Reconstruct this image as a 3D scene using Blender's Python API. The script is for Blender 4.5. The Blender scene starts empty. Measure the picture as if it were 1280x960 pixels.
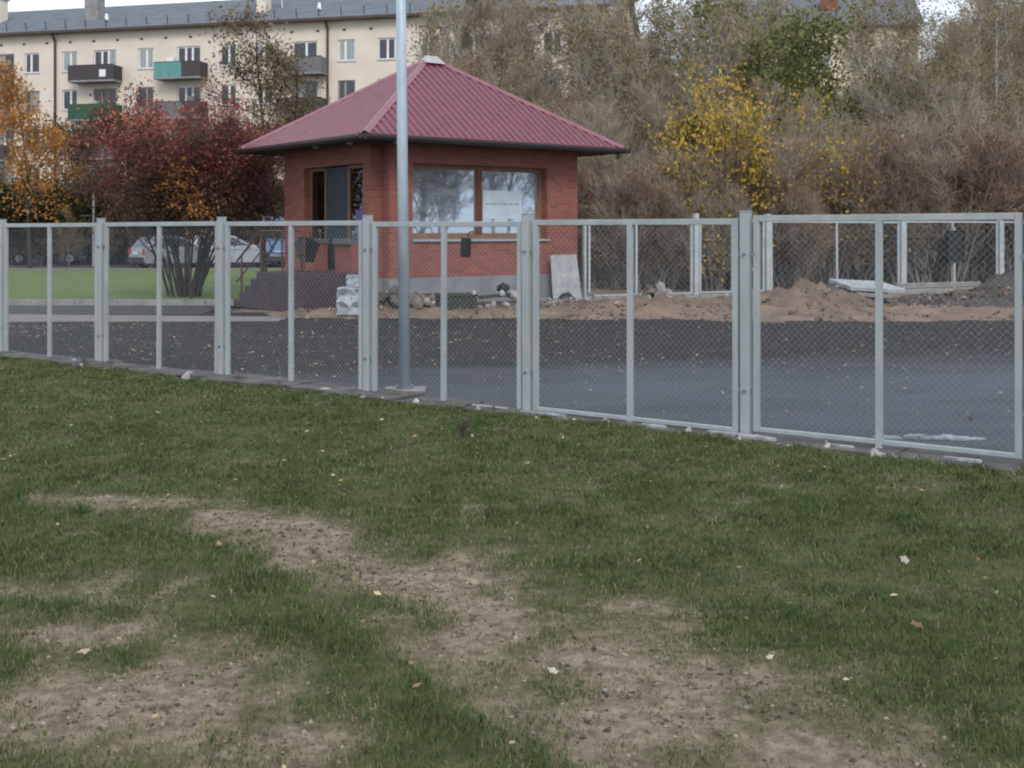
import bpy, math, random
import numpy as np
from mathutils import Vector, Matrix, noise

# ---------------------------------------------------------------- camera, sky, sun, exposure
scene = bpy.context.scene
EYE = 1.68
F = 1466.0                      # focal length in units of a 1280-wide picture
cam_data = bpy.data.cameras.new("camera")
cam_data.sensor_width = 36.0
cam_data.lens = F / 1280.0 * 36.0
cam_data.shift_y = -190.0 / 1280.0
cam_data.clip_start = 0.05
cam_data.clip_end = 2000.0
cam = bpy.data.objects.new("camera", cam_data)
cam.location = (0, 0, EYE)
cam.rotation_euler = (math.radians(90), 0, 0)
scene.collection.objects.link(cam)
scene.camera = cam

SUN_EL, SUN_DIR = math.radians(40), Vector((0.22, -1.0, 0))
world = bpy.data.worlds.new("World")
scene.world = world
world.use_nodes = True
wn, wl = world.node_tree.nodes, world.node_tree.links
for n in list(wn):
    wn.remove(n)
w_out = wn.new("ShaderNodeOutputWorld")
w_bg = wn.new("ShaderNodeBackground")
w_bg.inputs["Strength"].default_value = 0.115
sky = wn.new("ShaderNodeTexSky")
sky.sky_type = 'NISHITA'
sky.sun_disc = False
sky.sun_elevation = SUN_EL
sky.sun_rotation = math.atan2(SUN_DIR.x, SUN_DIR.y)
sky.dust_density = 3.0
w_tc = wn.new("ShaderNodeTexCoord")
w_no = wn.new("ShaderNodeTexNoise")
w_no.inputs["Scale"].default_value = 2.2
w_no.inputs["Detail"].default_value = 5.0
w_map = wn.new("ShaderNodeMapping")
w_map.inputs["Scale"].default_value = (1, 1, 2.4)
w_ramp = wn.new("ShaderNodeMapRange")
w_ramp.inputs["From Min"].default_value = 0.3
w_ramp.inputs["From Max"].default_value = 0.65
w_ramp.inputs["To Min"].default_value = 0.62
w_ramp.inputs["To Max"].default_value = 0.97
w_mix = wn.new("ShaderNodeMix")
w_mix.data_type = 'RGBA'
w_mix.inputs["B"].default_value = (9.3, 10.3, 11.7, 1)      # thin bright cloud deck
wl.new(w_tc.outputs["Generated"], w_map.inputs["Vector"])
wl.new(w_map.outputs["Vector"], w_no.inputs["Vector"])
wl.new(w_no.outputs["Fac"], w_ramp.inputs["Value"])
wl.new(w_ramp.outputs["Result"], w_mix.inputs["Factor"])
wl.new(sky.outputs["Color"], w_mix.inputs["A"])
wl.new(w_mix.outputs["Result"], w_bg.inputs["Color"])
wl.new(w_bg.outputs["Background"], w_out.inputs["Surface"])

sun_data = bpy.data.lights.new("sun", 'SUN')
sun_data.energy = 1.35
sun_data.angle = math.radians(20)
sun_data.color = (1.0, 0.97, 0.93)
sun = bpy.data.objects.new("sun", sun_data)
_d = SUN_DIR.normalized() * math.cos(SUN_EL) + Vector((0, 0, math.sin(SUN_EL)))
sun.rotation_euler = _d.to_track_quat('Z', 'Y').to_euler()
sun.location = _d * 60
scene.collection.objects.link(sun)

scene.view_settings.view_transform = 'Standard'
scene.view_settings.look = 'None'
scene.view_settings.exposure = 0.2
scene.view_settings.gamma = 1.0
scene.cycles.filter_width = 2.1
scene.cycles.max_bounces = 5
scene.cycles.diffuse_bounces = 3
scene.cycles.adaptive_threshold = 0.03
scene.cycles.transparent_max_bounces = 8

C = scene.collection
random.seed(7)

# ---------------------------------------------------------------- helpers
def ground(px, py):             # where a point of the flat ground seen at that place lies
    d = EYE * F / (py - 290.0)
    return ((px - 640.0) / F * d, d)

def X_at(px, d):
    return (px - 640.0) / F * d

def Z_at(py, d):
    return EYE + (290.0 - py) / F * d

class MB:
    def __init__(self):
        self.v, self.f = [], []
    def add(self, vs, fs):
        o = len(self.v)
        self.v += [tuple(p) for p in vs]
        self.f += [tuple(i + o for i in f) for f in fs]
        return self
    def box(self, x0, x1, y0, y1, z0, z1):
        return self.add([(x0,y0,z0),(x1,y0,z0),(x1,y1,z0),(x0,y1,z0),(x0,y0,z1),(x1,y0,z1),(x1,y1,z1),(x0,y1,z1)],
                        [(0,3,2,1),(4,5,6,7),(0,1,5,4),(1,2,6,5),(2,3,7,6),(3,0,4,7)])
    def bar(self, a, b, w, h, up=(0,0,1)):          # a box from a to b
        a, b = Vector(a), Vector(b)
        d = (b - a).normalized()
        s = d.cross(Vector(up))
        if s.length < 1e-4:
            s = d.cross(Vector((1, 0, 0)))
        s.normalize(); u = s.cross(d)
        s, u = s * w / 2, u * h / 2
        return self.add([a-s-u, a+s-u, a+s+u, a-s+u, b-s-u, b+s-u, b+s+u, b-s+u],
                        [(0,1,2,3),(4,7,6,5),(0,4,5,1),(1,5,6,2),(2,6,7,3),(3,7,4,0)])
    def tube(self, pts, rad, n=8, cap=True):
        pts = [Vector(p) for p in pts]
        o = len(self.v)
        ref = None
        for i, p in enumerate(pts):
            d = (pts[min(i+1, len(pts)-1)] - pts[max(i-1, 0)])
            d = d.normalized() if d.length > 1e-9 else Vector((0,0,1))
            if ref is None:
                ref = d.orthogonal().normalized()
            s = (ref - d * ref.dot(d))
            s = s.normalized() if s.length > 1e-6 else d.orthogonal().normalized()
            ref = s
            t = d.cross(s)
            r = rad[i] if isinstance(rad, (list, tuple)) else rad
            for k in range(n):
                a = 2 * math.pi * k / n
                q = p + s * (math.cos(a) * r) + t * (math.sin(a) * r)
                self.v.append((q.x, q.y, q.z))
        for i in range(len(pts) - 1):
            for k in range(n):
                a, b = o + i*n + k, o + i*n + (k+1) % n
                self.f.append((a, b, b + n, a + n))
        if cap:
            self.f.append(tuple(o + k for k in range(n))[::-1])
            self.f.append(tuple(o + (len(pts)-1)*n + k for k in range(n)))
        return self
    def prism(self, poly, y0, y1, axis='y'):        # poly of (a, z) swept along an axis
        n = len(poly)
        if axis == 'y':
            vs = [(a, y0, z) for a, z in poly] + [(a, y1, z) for a, z in poly]
        elif axis == 'x':
            vs = [(y0, a, z) for a, z in poly] + [(y1, a, z) for a, z in poly]
        else:
            vs = [(a, z, y0) for a, z in poly] + [(a, z, y1) for a, z in poly]
        fs = [tuple(range(n)), tuple(range(2*n-1, n-1, -1))]
        fs += [(i, i+n, (i+1) % n + n, (i+1) % n) for i in range(n)]
        return self.add(vs, fs)
    def mesh(self, name, m, smooth=False, fix=True):
        me = bpy.data.meshes.new(name)
        me.from_pydata(self.v, [], self.f)
        if fix and len(self.f) < 6000:
            import bmesh
            bm = bmesh.new(); bm.from_mesh(me)
            bmesh.ops.recalc_face_normals(bm, faces=bm.faces)
            bm.to_mesh(me); bm.free()
        if m:
            me.materials.append(m)
        if smooth:
            me.shade_smooth()
        return me
    def build(self, name, m, parent=None, smooth=False, bevel=0.0, loc=None):
        o = bpy.data.objects.new(name, self.mesh(name, m, smooth))
        C.objects.link(o)
        if parent:
            o.parent = parent
        if loc is not None:
            o.location = loc
        if bevel:
            b = o.modifiers.new("bevel", 'BEVEL'); b.width = bevel; b.segments = 2; b.limit_method = 'ANGLE'
        return o

def tag(o, label, cat, group=None, kind=None):
    o["label"] = label
    o["category"] = cat
    if group: o["group"] = group
    if kind: o["kind"] = kind
    return o

def empty(name, loc, rz=0.0):
    o = bpy.data.objects.new(name, None)
    o.empty_display_size = 0.3
    o.location = loc
    o.rotation_euler = (0, 0, rz)
    C.objects.link(o)
    return o

def place(name, me, parent=None, loc=(0,0,0), rot=(0,0,0), sc=(1,1,1)):
    o = bpy.data.objects.new(name, me)
    C.objects.link(o)
    if parent: o.parent = parent
    o.location = loc; o.rotation_euler = rot; o.scale = sc
    return o

def np_mesh(name, verts, faces, m=None, tint=None):          # faces: (n, k) array, all k-gons
    me = bpy.data.meshes.new(name)
    nv, (nf, k) = len(verts), faces.shape
    me.vertices.add(nv); me.loops.add(nf * k); me.polygons.add(nf)
    me.vertices.foreach_set("co", np.ascontiguousarray(verts, dtype=np.float32).ravel())
    me.loops.foreach_set("vertex_index", np.ascontiguousarray(faces, dtype=np.int32).ravel())
    me.polygons.foreach_set("loop_start", np.arange(0, nf * k, k, dtype=np.int32))
    me.polygons.foreach_set("loop_total", np.full(nf, k, dtype=np.int32))
    if tint is not None:
        a = me.attributes.new("tint", 'FLOAT', 'POINT')
        a.data.foreach_set("value", np.ascontiguousarray(tint, dtype=np.float32))
    me.update(calc_edges=True)
    if m: me.materials.append(m)
    return me

# ---------------------------------------------------------------- materials
def new_mat(name):
    m = bpy.data.materials.new(name)
    m.use_nodes = True
    nt = m.node_tree
    return m, nt.nodes, nt.links, nt.nodes["Principled BSDF"]

def mat(name, c1, c2=None, scale=6.0, rough=0.7, metal=0.0, bump=0.0, bump_scale=None, spec=0.5, detail=6.0, stretch=None, c3=None):
    m, N, L, P = new_mat(name)
    P.inputs["Roughness"].default_value = rough
    P.inputs["Metallic"].default_value = metal
    P.inputs["Specular IOR Level"].default_value = spec
    tc = N.new("ShaderNodeTexCoord")
    vec = tc.outputs["Object"]
    if stretch:
        mp = N.new("ShaderNodeMapping"); mp.inputs["Scale"].default_value = stretch
        L.new(vec, mp.inputs["Vector"]); vec = mp.outputs["Vector"]
    no = N.new("ShaderNodeTexNoise")
    no.inputs["Scale"].default_value = scale
    no.inputs["Detail"].default_value = detail
    no.inputs["Roughness"].default_value = 0.65
    L.new(vec, no.inputs["Vector"])
    rp = N.new("ShaderNodeValToRGB")
    c2 = c2 or tuple(min(1, x * 0.75) for x in c1)
    rp.color_ramp.elements[0].position = 0.32
    rp.color_ramp.elements[1].position = 0.68
    rp.color_ramp.elements[0].color = (*c2, 1)
    rp.color_ramp.elements[1].color = (*c1, 1)
    if c3:
        e = rp.color_ramp.elements.new(0.78); e.color = (*c3, 1)
    L.new(no.outputs["Fac"], rp.inputs["Fac"])
    L.new(rp.outputs["Color"], P.inputs["Base Color"])
    if bump:
        n2 = N.new("ShaderNodeTexNoise")
        n2.inputs["Scale"].default_value = bump_scale or scale * 5
        n2.inputs["Detail"].default_value = 5.0
        L.new(vec, n2.inputs["Vector"])
        b = N.new("ShaderNodeBump"); b.inputs["Strength"].default_value = bump; b.inputs["Distance"].default_value = 0.02
        L.new(n2.outputs["Fac"], b.inputs["Height"])
        L.new(b.outputs["Normal"], P.inputs["Normal"])
    return m

def tint_mat(name, stops, rough=0.65, transl=0.3, spec=0.3):
    """leaf and blade colours chosen by each piece's own random tint"""
    m, N, L, P = new_mat(name)
    P.inputs["Roughness"].default_value = rough
    P.inputs["Specular IOR Level"].default_value = spec
    at = N.new("ShaderNodeAttribute"); at.attribute_name = "tint"
    rp = N.new("ShaderNodeValToRGB")
    els = rp.color_ramp.elements
    els[0].position, els[0].color = stops[0][0], (*stops[0][1], 1)
    els[1].position, els[1].color = stops[-1][0], (*stops[-1][1], 1)
    for p, c in stops[1:-1]:
        e = els.new(p); e.color = (*c, 1)
    L.new(at.outputs["Fac"], rp.inputs["Fac"])
    L.new(rp.outputs["Color"], P.inputs["Base Color"])
    if transl:
        tr = N.new("ShaderNodeBsdfTranslucent")
        L.new(rp.outputs["Color"], tr.inputs["Color"])
        mx = N.new("ShaderNodeMixShader"); mx.inputs["Fac"].default_value = transl
        L.new(P.outputs["BSDF"], mx.inputs[1]); L.new(tr.outputs["BSDF"], mx.inputs[2])
        L.new(mx.outputs["Shader"], N["Material Output"].inputs["Surface"])
    return m

def glass_mat(name, refl=0.5, tintc=(0.8, 0.87, 0.9), rough=0.02, wave=0.0, haze_film=0.0):
    m, N, L, P = new_mat(name)
    N.remove(P)
    g = N.new("ShaderNodeBsdfGlossy"); g.inputs["Roughness"].default_value = rough
    g.inputs["Color"].default_value = (*tintc, 1)
    t = N.new("ShaderNodeBsdfTransparent"); t.inputs["Color"].default_value = (0.75, 0.8, 0.8, 1)
    lw = N.new("ShaderNodeLayerWeight"); lw.inputs["Blend"].default_value = 0.35
    mr = N.new("ShaderNodeMapRange"); mr.inputs["To Min"].default_value = refl; mr.inputs["To Max"].default_value = 1.0
    L.new(lw.outputs["Fresnel"], mr.inputs["Value"])
    mx = N.new("ShaderNodeMixShader")
    L.new(mr.outputs["Result"], mx.inputs["Fac"])
    L.new(t.outputs["BSDF"], mx.inputs[1]); L.new(g.outputs["BSDF"], mx.inputs[2])
    if wave:
        no = N.new("ShaderNodeTexNoise"); no.inputs["Scale"].default_value = 1.3
        tc = N.new("ShaderNodeTexCoord"); L.new(tc.outputs["Object"], no.inputs["Vector"])
        b = N.new("ShaderNodeBump"); b.inputs["Strength"].default_value = wave; b.inputs["Distance"].default_value = 0.05
        L.new(no.outputs["Fac"], b.inputs["Height"]); L.new(b.outputs["Normal"], g.inputs["Normal"])
    if haze_film:
        df = N.new("ShaderNodeBsdfDiffuse"); df.inputs["Color"].default_value = (0.42, 0.47, 0.52, 1)  # dirty film whose pale colour also hazes and lifts the dark reflections
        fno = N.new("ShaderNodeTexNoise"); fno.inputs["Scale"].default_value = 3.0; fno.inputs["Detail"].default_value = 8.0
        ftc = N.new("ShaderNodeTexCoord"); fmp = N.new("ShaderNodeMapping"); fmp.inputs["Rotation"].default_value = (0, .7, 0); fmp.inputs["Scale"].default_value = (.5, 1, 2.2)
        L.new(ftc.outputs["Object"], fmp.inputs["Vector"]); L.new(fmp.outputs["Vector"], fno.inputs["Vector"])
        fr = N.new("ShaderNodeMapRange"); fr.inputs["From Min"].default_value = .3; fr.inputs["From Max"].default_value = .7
        fr.inputs["To Min"].default_value = haze_film*.4; fr.inputs["To Max"].default_value = haze_film*1.6
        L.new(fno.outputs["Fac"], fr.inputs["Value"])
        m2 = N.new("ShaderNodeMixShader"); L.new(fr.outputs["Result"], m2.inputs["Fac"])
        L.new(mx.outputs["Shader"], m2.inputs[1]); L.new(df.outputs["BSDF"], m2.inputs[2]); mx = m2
    L.new(mx.outputs["Shader"], N["Material Output"].inputs["Surface"])
    return m

def brick_mat(name, c1, c2, mortar):
    m, N, L, P = new_mat(name)
    P.inputs["Roughness"].default_value = 0.75
    tc = N.new("ShaderNodeTexCoord")
    sp = N.new("ShaderNodeSeparateXYZ"); L.new(tc.outputs["Object"], sp.inputs["Vector"])
    ad = N.new("ShaderNodeMath"); L.new(sp.outputs["X"], ad.inputs[0]); L.new(sp.outputs["Y"], ad.inputs[1])
    cb = N.new("ShaderNodeCombineXYZ"); L.new(ad.outputs["Value"], cb.inputs["X"]); L.new(sp.outputs["Z"], cb.inputs["Y"])
    br = N.new("ShaderNodeTexBrick")
    br.inputs["Scale"].default_value = 1.0
    br.inputs["Brick Width"].default_value = 0.26
    br.inputs["Row Height"].default_value = 0.077
    br.inputs["Mortar Size"].default_value = 0.006
    br.inputs["Mortar Smooth"].default_value = 0.3
    br.inputs["Color1"].default_value = (*c1, 1); br.inputs["Color2"].default_value = (*c2, 1); br.inputs["Mortar"].default_value = (*mortar, 1)
    L.new(cb.outputs["Vector"], br.inputs["Vector"])
    no = N.new("ShaderNodeTexNoise"); no.inputs["Scale"].default_value = 1.4; no.inputs["Detail"].default_value = 6
    L.new(tc.outputs["Object"], no.inputs["Vector"])
    mr = N.new("ShaderNodeMapRange"); mr.inputs["To Min"].default_value = 0.78; mr.inputs["To Max"].default_value = 1.22
    L.new(no.outputs["Fac"], mr.inputs["Value"])
    mu = N.new("ShaderNodeMix"); mu.data_type = 'RGBA'; mu.blend_type = 'MULTIPLY'; mu.inputs["Factor"].default_value = 1.0
    L.new(br.outputs["Color"], mu.inputs["A"]); L.new(mr.outputs["Result"], mu.inputs["B"])
    L.new(mu.outputs["Result"], P.inputs["Base Color"])
    b = N.new("ShaderNodeBump"); b.inputs["Strength"].default_value = 0.5; b.inputs["Distance"].default_value = 0.01; b.invert = True
    L.new(br.outputs["Fac"], b.inputs["Height"]); L.new(b.outputs["Normal"], P.inputs["Normal"])
    return m

M = {}
M['ground'] = mat('ground_soil', (0.07, 0.06, 0.035), (0.035, 0.04, 0.018), 0.8, 0.95, bump=0.5, bump_scale=9)
M['asphalt'] = mat('asphalt', (0.060, 0.054, 0.058), (0.028, 0.026, 0.028), 1.3, 0.85, bump=0.8, bump_scale=45, detail=12)
M['asphalt_new'] = mat('asphalt_damp', (0.092, 0.098, 0.108), (0.056, 0.060, 0.068), 0.8, 0.60, bump=0.25, bump_scale=70, detail=12)
M['concrete'] = mat('concrete', (0.30, 0.29, 0.28), (0.17, 0.165, 0.16), 2.5, 0.9, bump=0.35, detail=10)
M['concrete_dark'] = mat('concrete_dark', (0.125, 0.115, 0.105), (0.035, 0.033, 0.031), 3.5, 0.9, bump=0.5, detail=10)
M['plinth'] = mat('plinth_render', (0.24, 0.25, 0.27), (0.15, 0.155, 0.165), 2.0, 0.9, bump=0.3, detail=8)
M['road_light'] = mat('light_pavement', (0.22, 0.20, 0.19), (0.14, 0.125, 0.12), 1.2, 0.9, bump=0.3, detail=8)
M['far_grass'] = mat('far_grass', (0.125, 0.165, 0.034), (0.060, 0.100, 0.020), 0.9, 0.95, bump=0.8, bump_scale=25, detail=10)
M['sand'] = mat('sandy_soil', (0.235, 0.160, 0.110), (0.090, 0.066, 0.050), 1.5, 0.95, bump=0.8, bump_scale=14, detail=12)
M['soil_dark'] = mat('dark_soil', (0.085, 0.070, 0.062), (0.04, 0.035, 0.032), 2.2, 0.95, bump=0.8, bump_scale=16, detail=12)
M['mound'] = mat('mound_soil', (0.20, 0.135, 0.098), (0.085, 0.062, 0.05), 2.4, 0.95, bump=0.9, bump_scale=14, detail=12)
M['paint'] = mat('fence_grey_paint', (0.345, 0.368, 0.372), (0.255, 0.280, 0.288), 4.0, 0.5, 0.0, bump=0.06, bump_scale=30, stretch=(1, 1, 0.35), c3=(0.30, 0.27, 0.235))
M['paint_white'] = mat('fence_pale_paint', (0.42, 0.45, 0.46), (0.33, 0.36, 0.37), 3.0, 0.5)
M['zinc'] = mat('galvanised_steel', (0.46, 0.53, 0.59), (0.33, 0.39, 0.45), 9.0, 0.40, 0.12, bump=0.05, stretch=(1, 1, 0.25))
M['wire'] = mat('wire_zinc', (0.36, 0.38, 0.39), (0.25, 0.27, 0.285), 8.0, 0.5, 0.5)
M['bolt'] = mat('bolt_steel', (0.30, 0.33, 0.35), (0.2, 0.22, 0.24), 20.0, 0.4, 0.7)
M['brick'] = brick_mat('red_brick', (0.265, 0.084, 0.063), (0.190, 0.057, 0.044), (0.20, 0.128, 0.11))
M['roof'] = mat('burgundy_roof_steel', (0.165, 0.029, 0.043), (0.108, 0.021, 0.032), 3.2, 0.40, 0.0, spec=0.6, stretch=(1, 1, .5))
M['roof_cap'] = mat('roof_cap_steel', (0.26, 0.10, 0.12), (0.20, 0.07, 0.09), 3.0, 0.38)
M['cap_pale'] = mat('pale_metal_cap', (0.45, 0.43, 0.42), (0.33, 0.32, 0.31), 6.0, 0.5, 0.2)
M['gutter'] = mat('gutter_dark', (0.040, 0.030, 0.034), (0.025, 0.02, 0.022), 4.0, 0.45)
M['soffit'] = mat('soffit_boards', (0.050, 0.032, 0.028), (0.03, 0.02, 0.018), 3.0, 0.75, stretch=(8, 1, 1))
M['wood'] = mat('orange_wood', (0.23, 0.125, 0.07), (0.14, 0.07, 0.04), 4.0, 0.55, stretch=(1, 1, 0.2))
M['wood_dark'] = mat('brown_wood', (0.13, 0.04, 0.03), (0.08, 0.025, 0.02), 4.0, 0.5)
M['sill'] = mat('sill_metal', (0.42, 0.44, 0.46), (0.30, 0.32, 0.34), 5.0, 0.45, 0.2)
M['door'] = mat('dark_teal_door', (0.028, 0.044, 0.056), (0.018, 0.03, 0.04), 5.0, 0.45)
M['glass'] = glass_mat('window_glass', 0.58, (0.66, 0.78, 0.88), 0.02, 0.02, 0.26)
M['glass_dark'] = glass_mat('door_glass', 0.10, (0.8, 0.85, 0.9), 0.02, 0.1)
M['room'] = mat('room_plaster', (0.16, 0.14, 0.12), (0.11, 0.1, 0.09), 2.0, 0.9)
M['notice'] = mat('notice_paper', (0.50, 0.58, 0.64), (0.38, 0.46, 0.52), 3.0, 0.6)
M['ink'] = mat('notice_print', (0.20, 0.26, 0.32), (0.15, 0.2, 0.25), 9.0, 0.7)
M['step'] = mat('purple_step_render', (0.060, 0.036, 0.050), (0.038, 0.023, 0.032), 2.0, 0.75, bump=0.2)
M['rail_red'] = mat('dark_red_rail', (0.09, 0.025, 0.022), (0.055, 0.017, 0.015), 6.0, 0.5)
M['cap_stone'] = mat('parapet_cap', (0.13, 0.12, 0.125), (0.085, 0.08, 0.085), 5.0, 0.8)
M['black_box'] = mat('black_plastic', (0.018, 0.022, 0.022), (0.010, 0.013, 0.013), 6.0, 0.5)
M['dark_green'] = mat('dark_green_paint', (0.030, 0.038, 0.026), (0.014, 0.018, 0.013), 3.0, 0.6, bump=0.2)
M['timber_old'] = mat('old_timber', (0.085, 0.065, 0.05), (0.03, 0.024, 0.02), 6.0, 0.85, bump=0.4, stretch=(0.4, 3, 3))
M['stone'] = mat('rubble_stone', (0.40, 0.39, 0.38), (0.22, 0.21, 0.20), 5.0, 0.9, bump=0.6)
M['stone_brown'] = mat('dirty_stone', (0.24, 0.19, 0.155), (0.12, 0.10, 0.085), 5.0, 0.9, bump=0.6)
M['stone_white'] = mat('pale_stone', (0.44, 0.47, 0.50), (0.18, 0.195, 0.215), 6.0, 0.8, bump=0.6)
M['slab'] = mat('pale_slab', (0.38, 0.39, 0.40), (0.22, 0.23, 0.24), 4.0, 0.85, bump=0.3)
M['mortar'] = mat('white_mortar', (0.40, 0.43, 0.46), (0.14, 0.145, 0.15), 11.0, 0.85, bump=0.5)
M['facade'] = mat('beige_facade', (0.70, 0.61, 0.52), (0.61, 0.53, 0.445), 0.6, 0.9, detail=10)
M['facade_b'] = mat('cream_facade', (0.64, 0.52, 0.40), (0.55, 0.44, 0.33), 0.5, 0.9, detail=8)
M['slate'] = mat('slate_sheets', (0.135, 0.15, 0.17), (0.075, 0.085, 0.10), 0.9, 0.85, detail=10, stretch=(1, 2.5, 2.5))
M['white_frame'] = mat('white_window_frame', (0.80, 0.80, 0.79), (0.62, 0.62, 0.60), 5.0, 0.5)
M['brown_frame'] = mat('old_window_frame', (0.30, 0.27, 0.24), (0.22, 0.2, 0.18), 5.0, 0.6)
M['pane'] = mat('dark_pane', (0.030, 0.034, 0.040), (0.016, 0.018, 0.022), 0.8, 0.08, spec=0.7)
M['pane_curtain'] = mat('curtained_pane', (0.36, 0.38, 0.38), (0.18, 0.2, 0.2), 1.2, 0.12, spec=0.6, stretch=(4, 1, 0.3))
M['bal_dark'] = mat('balcony_brown', (0.065, 0.052, 0.055), (0.04, 0.033, 0.035), 3.0, 0.7, stretch=(6, 1, 0.5))
M['bal_teal'] = mat('balcony_teal', (0.11, 0.30, 0.27), (0.08, 0.22, 0.2), 2.0, 0.6, stretch=(4, 1, 0.5))
M['bal_green'] = mat('balcony_green', (0.022, 0.085, 0.042), (0.015, 0.06, 0.03), 2.0, 0.6, stretch=(6, 1, 0.5))
M['bal_grey'] = mat('balcony_grey', (0.17, 0.165, 0.17), (0.11, 0.11, 0.115), 2.0, 0.7, stretch=(6, 1, 0.5))
M['pipe'] = mat('brown_pipe', (0.085, 0.045, 0.035), (0.05, 0.028, 0.022), 4.0, 0.6)
M['brick_ch'] = mat('chimney_brick', (0.24, 0.075, 0.05), (0.16, 0.05, 0.035), 4.0, 0.85)
M['bark_dark'] = mat('dark_bark', (0.045, 0.036, 0.03), (0.022, 0.018, 0.016), 9.0, 0.9, bump=0.5, stretch=(1, 1, 0.3))
M['bark_grey'] = mat('grey_bark', (0.30, 0.27, 0.25), (0.15, 0.13, 0.12), 6.0, 0.9, bump=0.4, stretch=(1, 1, 0.3))
M['bark_birch'] = mat('birch_bark', (0.48, 0.46, 0.44), (0.10, 0.09, 0.085), 5.0, 0.85, stretch=(1, 1, 2.5))
M['tyre'] = mat('tyre_rubber', (0.02, 0.02, 0.021), (0.014, 0.014, 0.015), 9.0, 0.85)
M['rim'] = mat('wheel_rim', (0.42, 0.43, 0.45), (0.32, 0.33, 0.35), 9.0, 0.35, 0.7)
M['car_silver'] = mat('silver_car_paint', (0.30, 0.33, 0.36), (0.27, 0.30, 0.33), 2.0, 0.25, 0.3)
M['car_white'] = mat('white_car_paint', (0.40, 0.42, 0.46), (0.36, 0.38, 0.42), 2.0, 0.25)
M['car_blue'] = mat('blue_van_paint', (0.15, 0.27, 0.46), (0.13, 0.24, 0.42), 2.0, 0.3)
M['car_grey'] = mat('grey_car_paint', (0.14, 0.16, 0.19), (0.12, 0.14, 0.165), 2.0, 0.28, 0.3)
M['car_glass'] = mat('car_glass', (0.018, 0.022, 0.027), (0.014, 0.017, 0.02), 1.0, 0.06, spec=0.8)
M['car_trim'] = mat('car_trim', (0.025, 0.025, 0.027), (0.02, 0.02, 0.021), 4.0, 0.6)
M['tail'] = mat('tail_light_red', (0.40, 0.035, 0.022), (0.32, 0.025, 0.018), 4.0, 0.25)
M['head'] = mat('head_light', (0.65, 0.67, 0.7), (0.5, 0.52, 0.55), 4.0, 0.1)
M['plate'] = mat('number_plate', (0.7, 0.7, 0.68), (0.6, 0.6, 0.58), 4.0, 0.5)
M['shed'] = mat('shed_panel', (0.20, 0.22, 0.25), (0.13, 0.145, 0.17), 1.2, 0.7, stretch=(3, 3, 0.3))
M['shed_pale'] = mat('shed_pale', (0.40, 0.40, 0.40), (0.3, 0.3, 0.3), 1.2, 0.8)

twig_brown = [(0.0, (0.14, 0.112, 0.080)), (0.5, (0.27, 0.22, 0.158)), (1.0, (0.41, 0.35, 0.265))]  # brown, reddish and grey twigs lightened in colour in place of distance haze
M['twig_brown'] = tint_mat('brown_twigs', twig_brown, 0.9, 0.0)
M['twig_red'] = tint_mat('reddish_twigs', [(0, (0.145, 0.100, 0.072)), (0.5, (0.27, 0.195, 0.140)), (1, (0.40, 0.31, 0.23))], 0.9, 0.0)
M['twig_grey'] = tint_mat('grey_twigs', [(0, (0.18, 0.155, 0.125)), (0.5, (0.33, 0.29, 0.235)), (1, (0.49, 0.44, 0.37))], 0.9, 0.0)
M['twig_dark'] = tint_mat('dark_twigs', [(0, (0.028, 0.02, 0.016)), (1, (0.075, 0.055, 0.045))], 0.9, 0.0)
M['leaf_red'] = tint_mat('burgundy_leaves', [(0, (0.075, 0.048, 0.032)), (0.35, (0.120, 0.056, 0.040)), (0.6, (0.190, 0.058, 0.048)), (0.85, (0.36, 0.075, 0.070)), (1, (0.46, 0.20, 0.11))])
M['leaf_rust'] = tint_mat('rust_leaves', [(0, (0.080, 0.048, 0.030)), (0.5, (0.155, 0.082, 0.048)), (1, (0.26, 0.145, 0.085))])
M['leaf_orange'] = tint_mat('orange_leaves', [(0, (0.20, 0.075, 0.020)), (0.5, (0.40, 0.17, 0.04)), (1, (0.55, 0.30, 0.09))])
M['leaf_gold'] = tint_mat('golden_leaves', [(0, (0.26, 0.175, 0.025)), (0.5, (0.52, 0.345, 0.045)), (1, (0.66, 0.48, 0.13))])
M['leaf_olive'] = tint_mat('olive_leaves', [(0, (0.11, 0.092, 0.034)), (0.5, (0.23, 0.19, 0.072)), (1, (0.37, 0.285, 0.12))])
M['leaf_tan'] = tint_mat('tan_leaves', [(0, (0.095, 0.070, 0.032)), (0.5, (0.19, 0.138, 0.066)), (1, (0.30, 0.215, 0.11))])
M['leaf_green'] = tint_mat('green_leaves', [(0, (0.060, 0.072, 0.022)), (0.5, (0.125, 0.140, 0.044)), (1, (0.21, 0.205, 0.074))])
M['leaf_hedge'] = tint_mat('hedge_leaves', [(0, (0.018, 0.02, 0.009)), (0.5, (0.040, 0.042, 0.015)), (1, (0.10, 0.085, 0.022))])
M['leaf_birch'] = tint_mat('birch_leaves', [(0, (0.13, 0.105, 0.035)), (0.5, (0.24, 0.19, 0.075)), (1, (0.38, 0.27, 0.11))])
M['leaf_fallen'] = tint_mat('fallen_leaves', [(0, (0.18, 0.10, 0.055)), (0.4, (0.36, 0.25, 0.14)), (0.8, (0.50, 0.39, 0.22)), (1, (0.56, 0.50, 0.40))], transl=0.1)
M['blade'] = tint_mat('grass_blades', [(0, (0.041, 0.067, 0.021)), (0.35, (0.071, 0.107, 0.031)), (0.65, (0.105, 0.141, 0.043)), (0.85, (0.180, 0.170, 0.074)), (1, (0.32, 0.27, 0.17))], 0.75, 0.25, 0.2)

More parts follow.
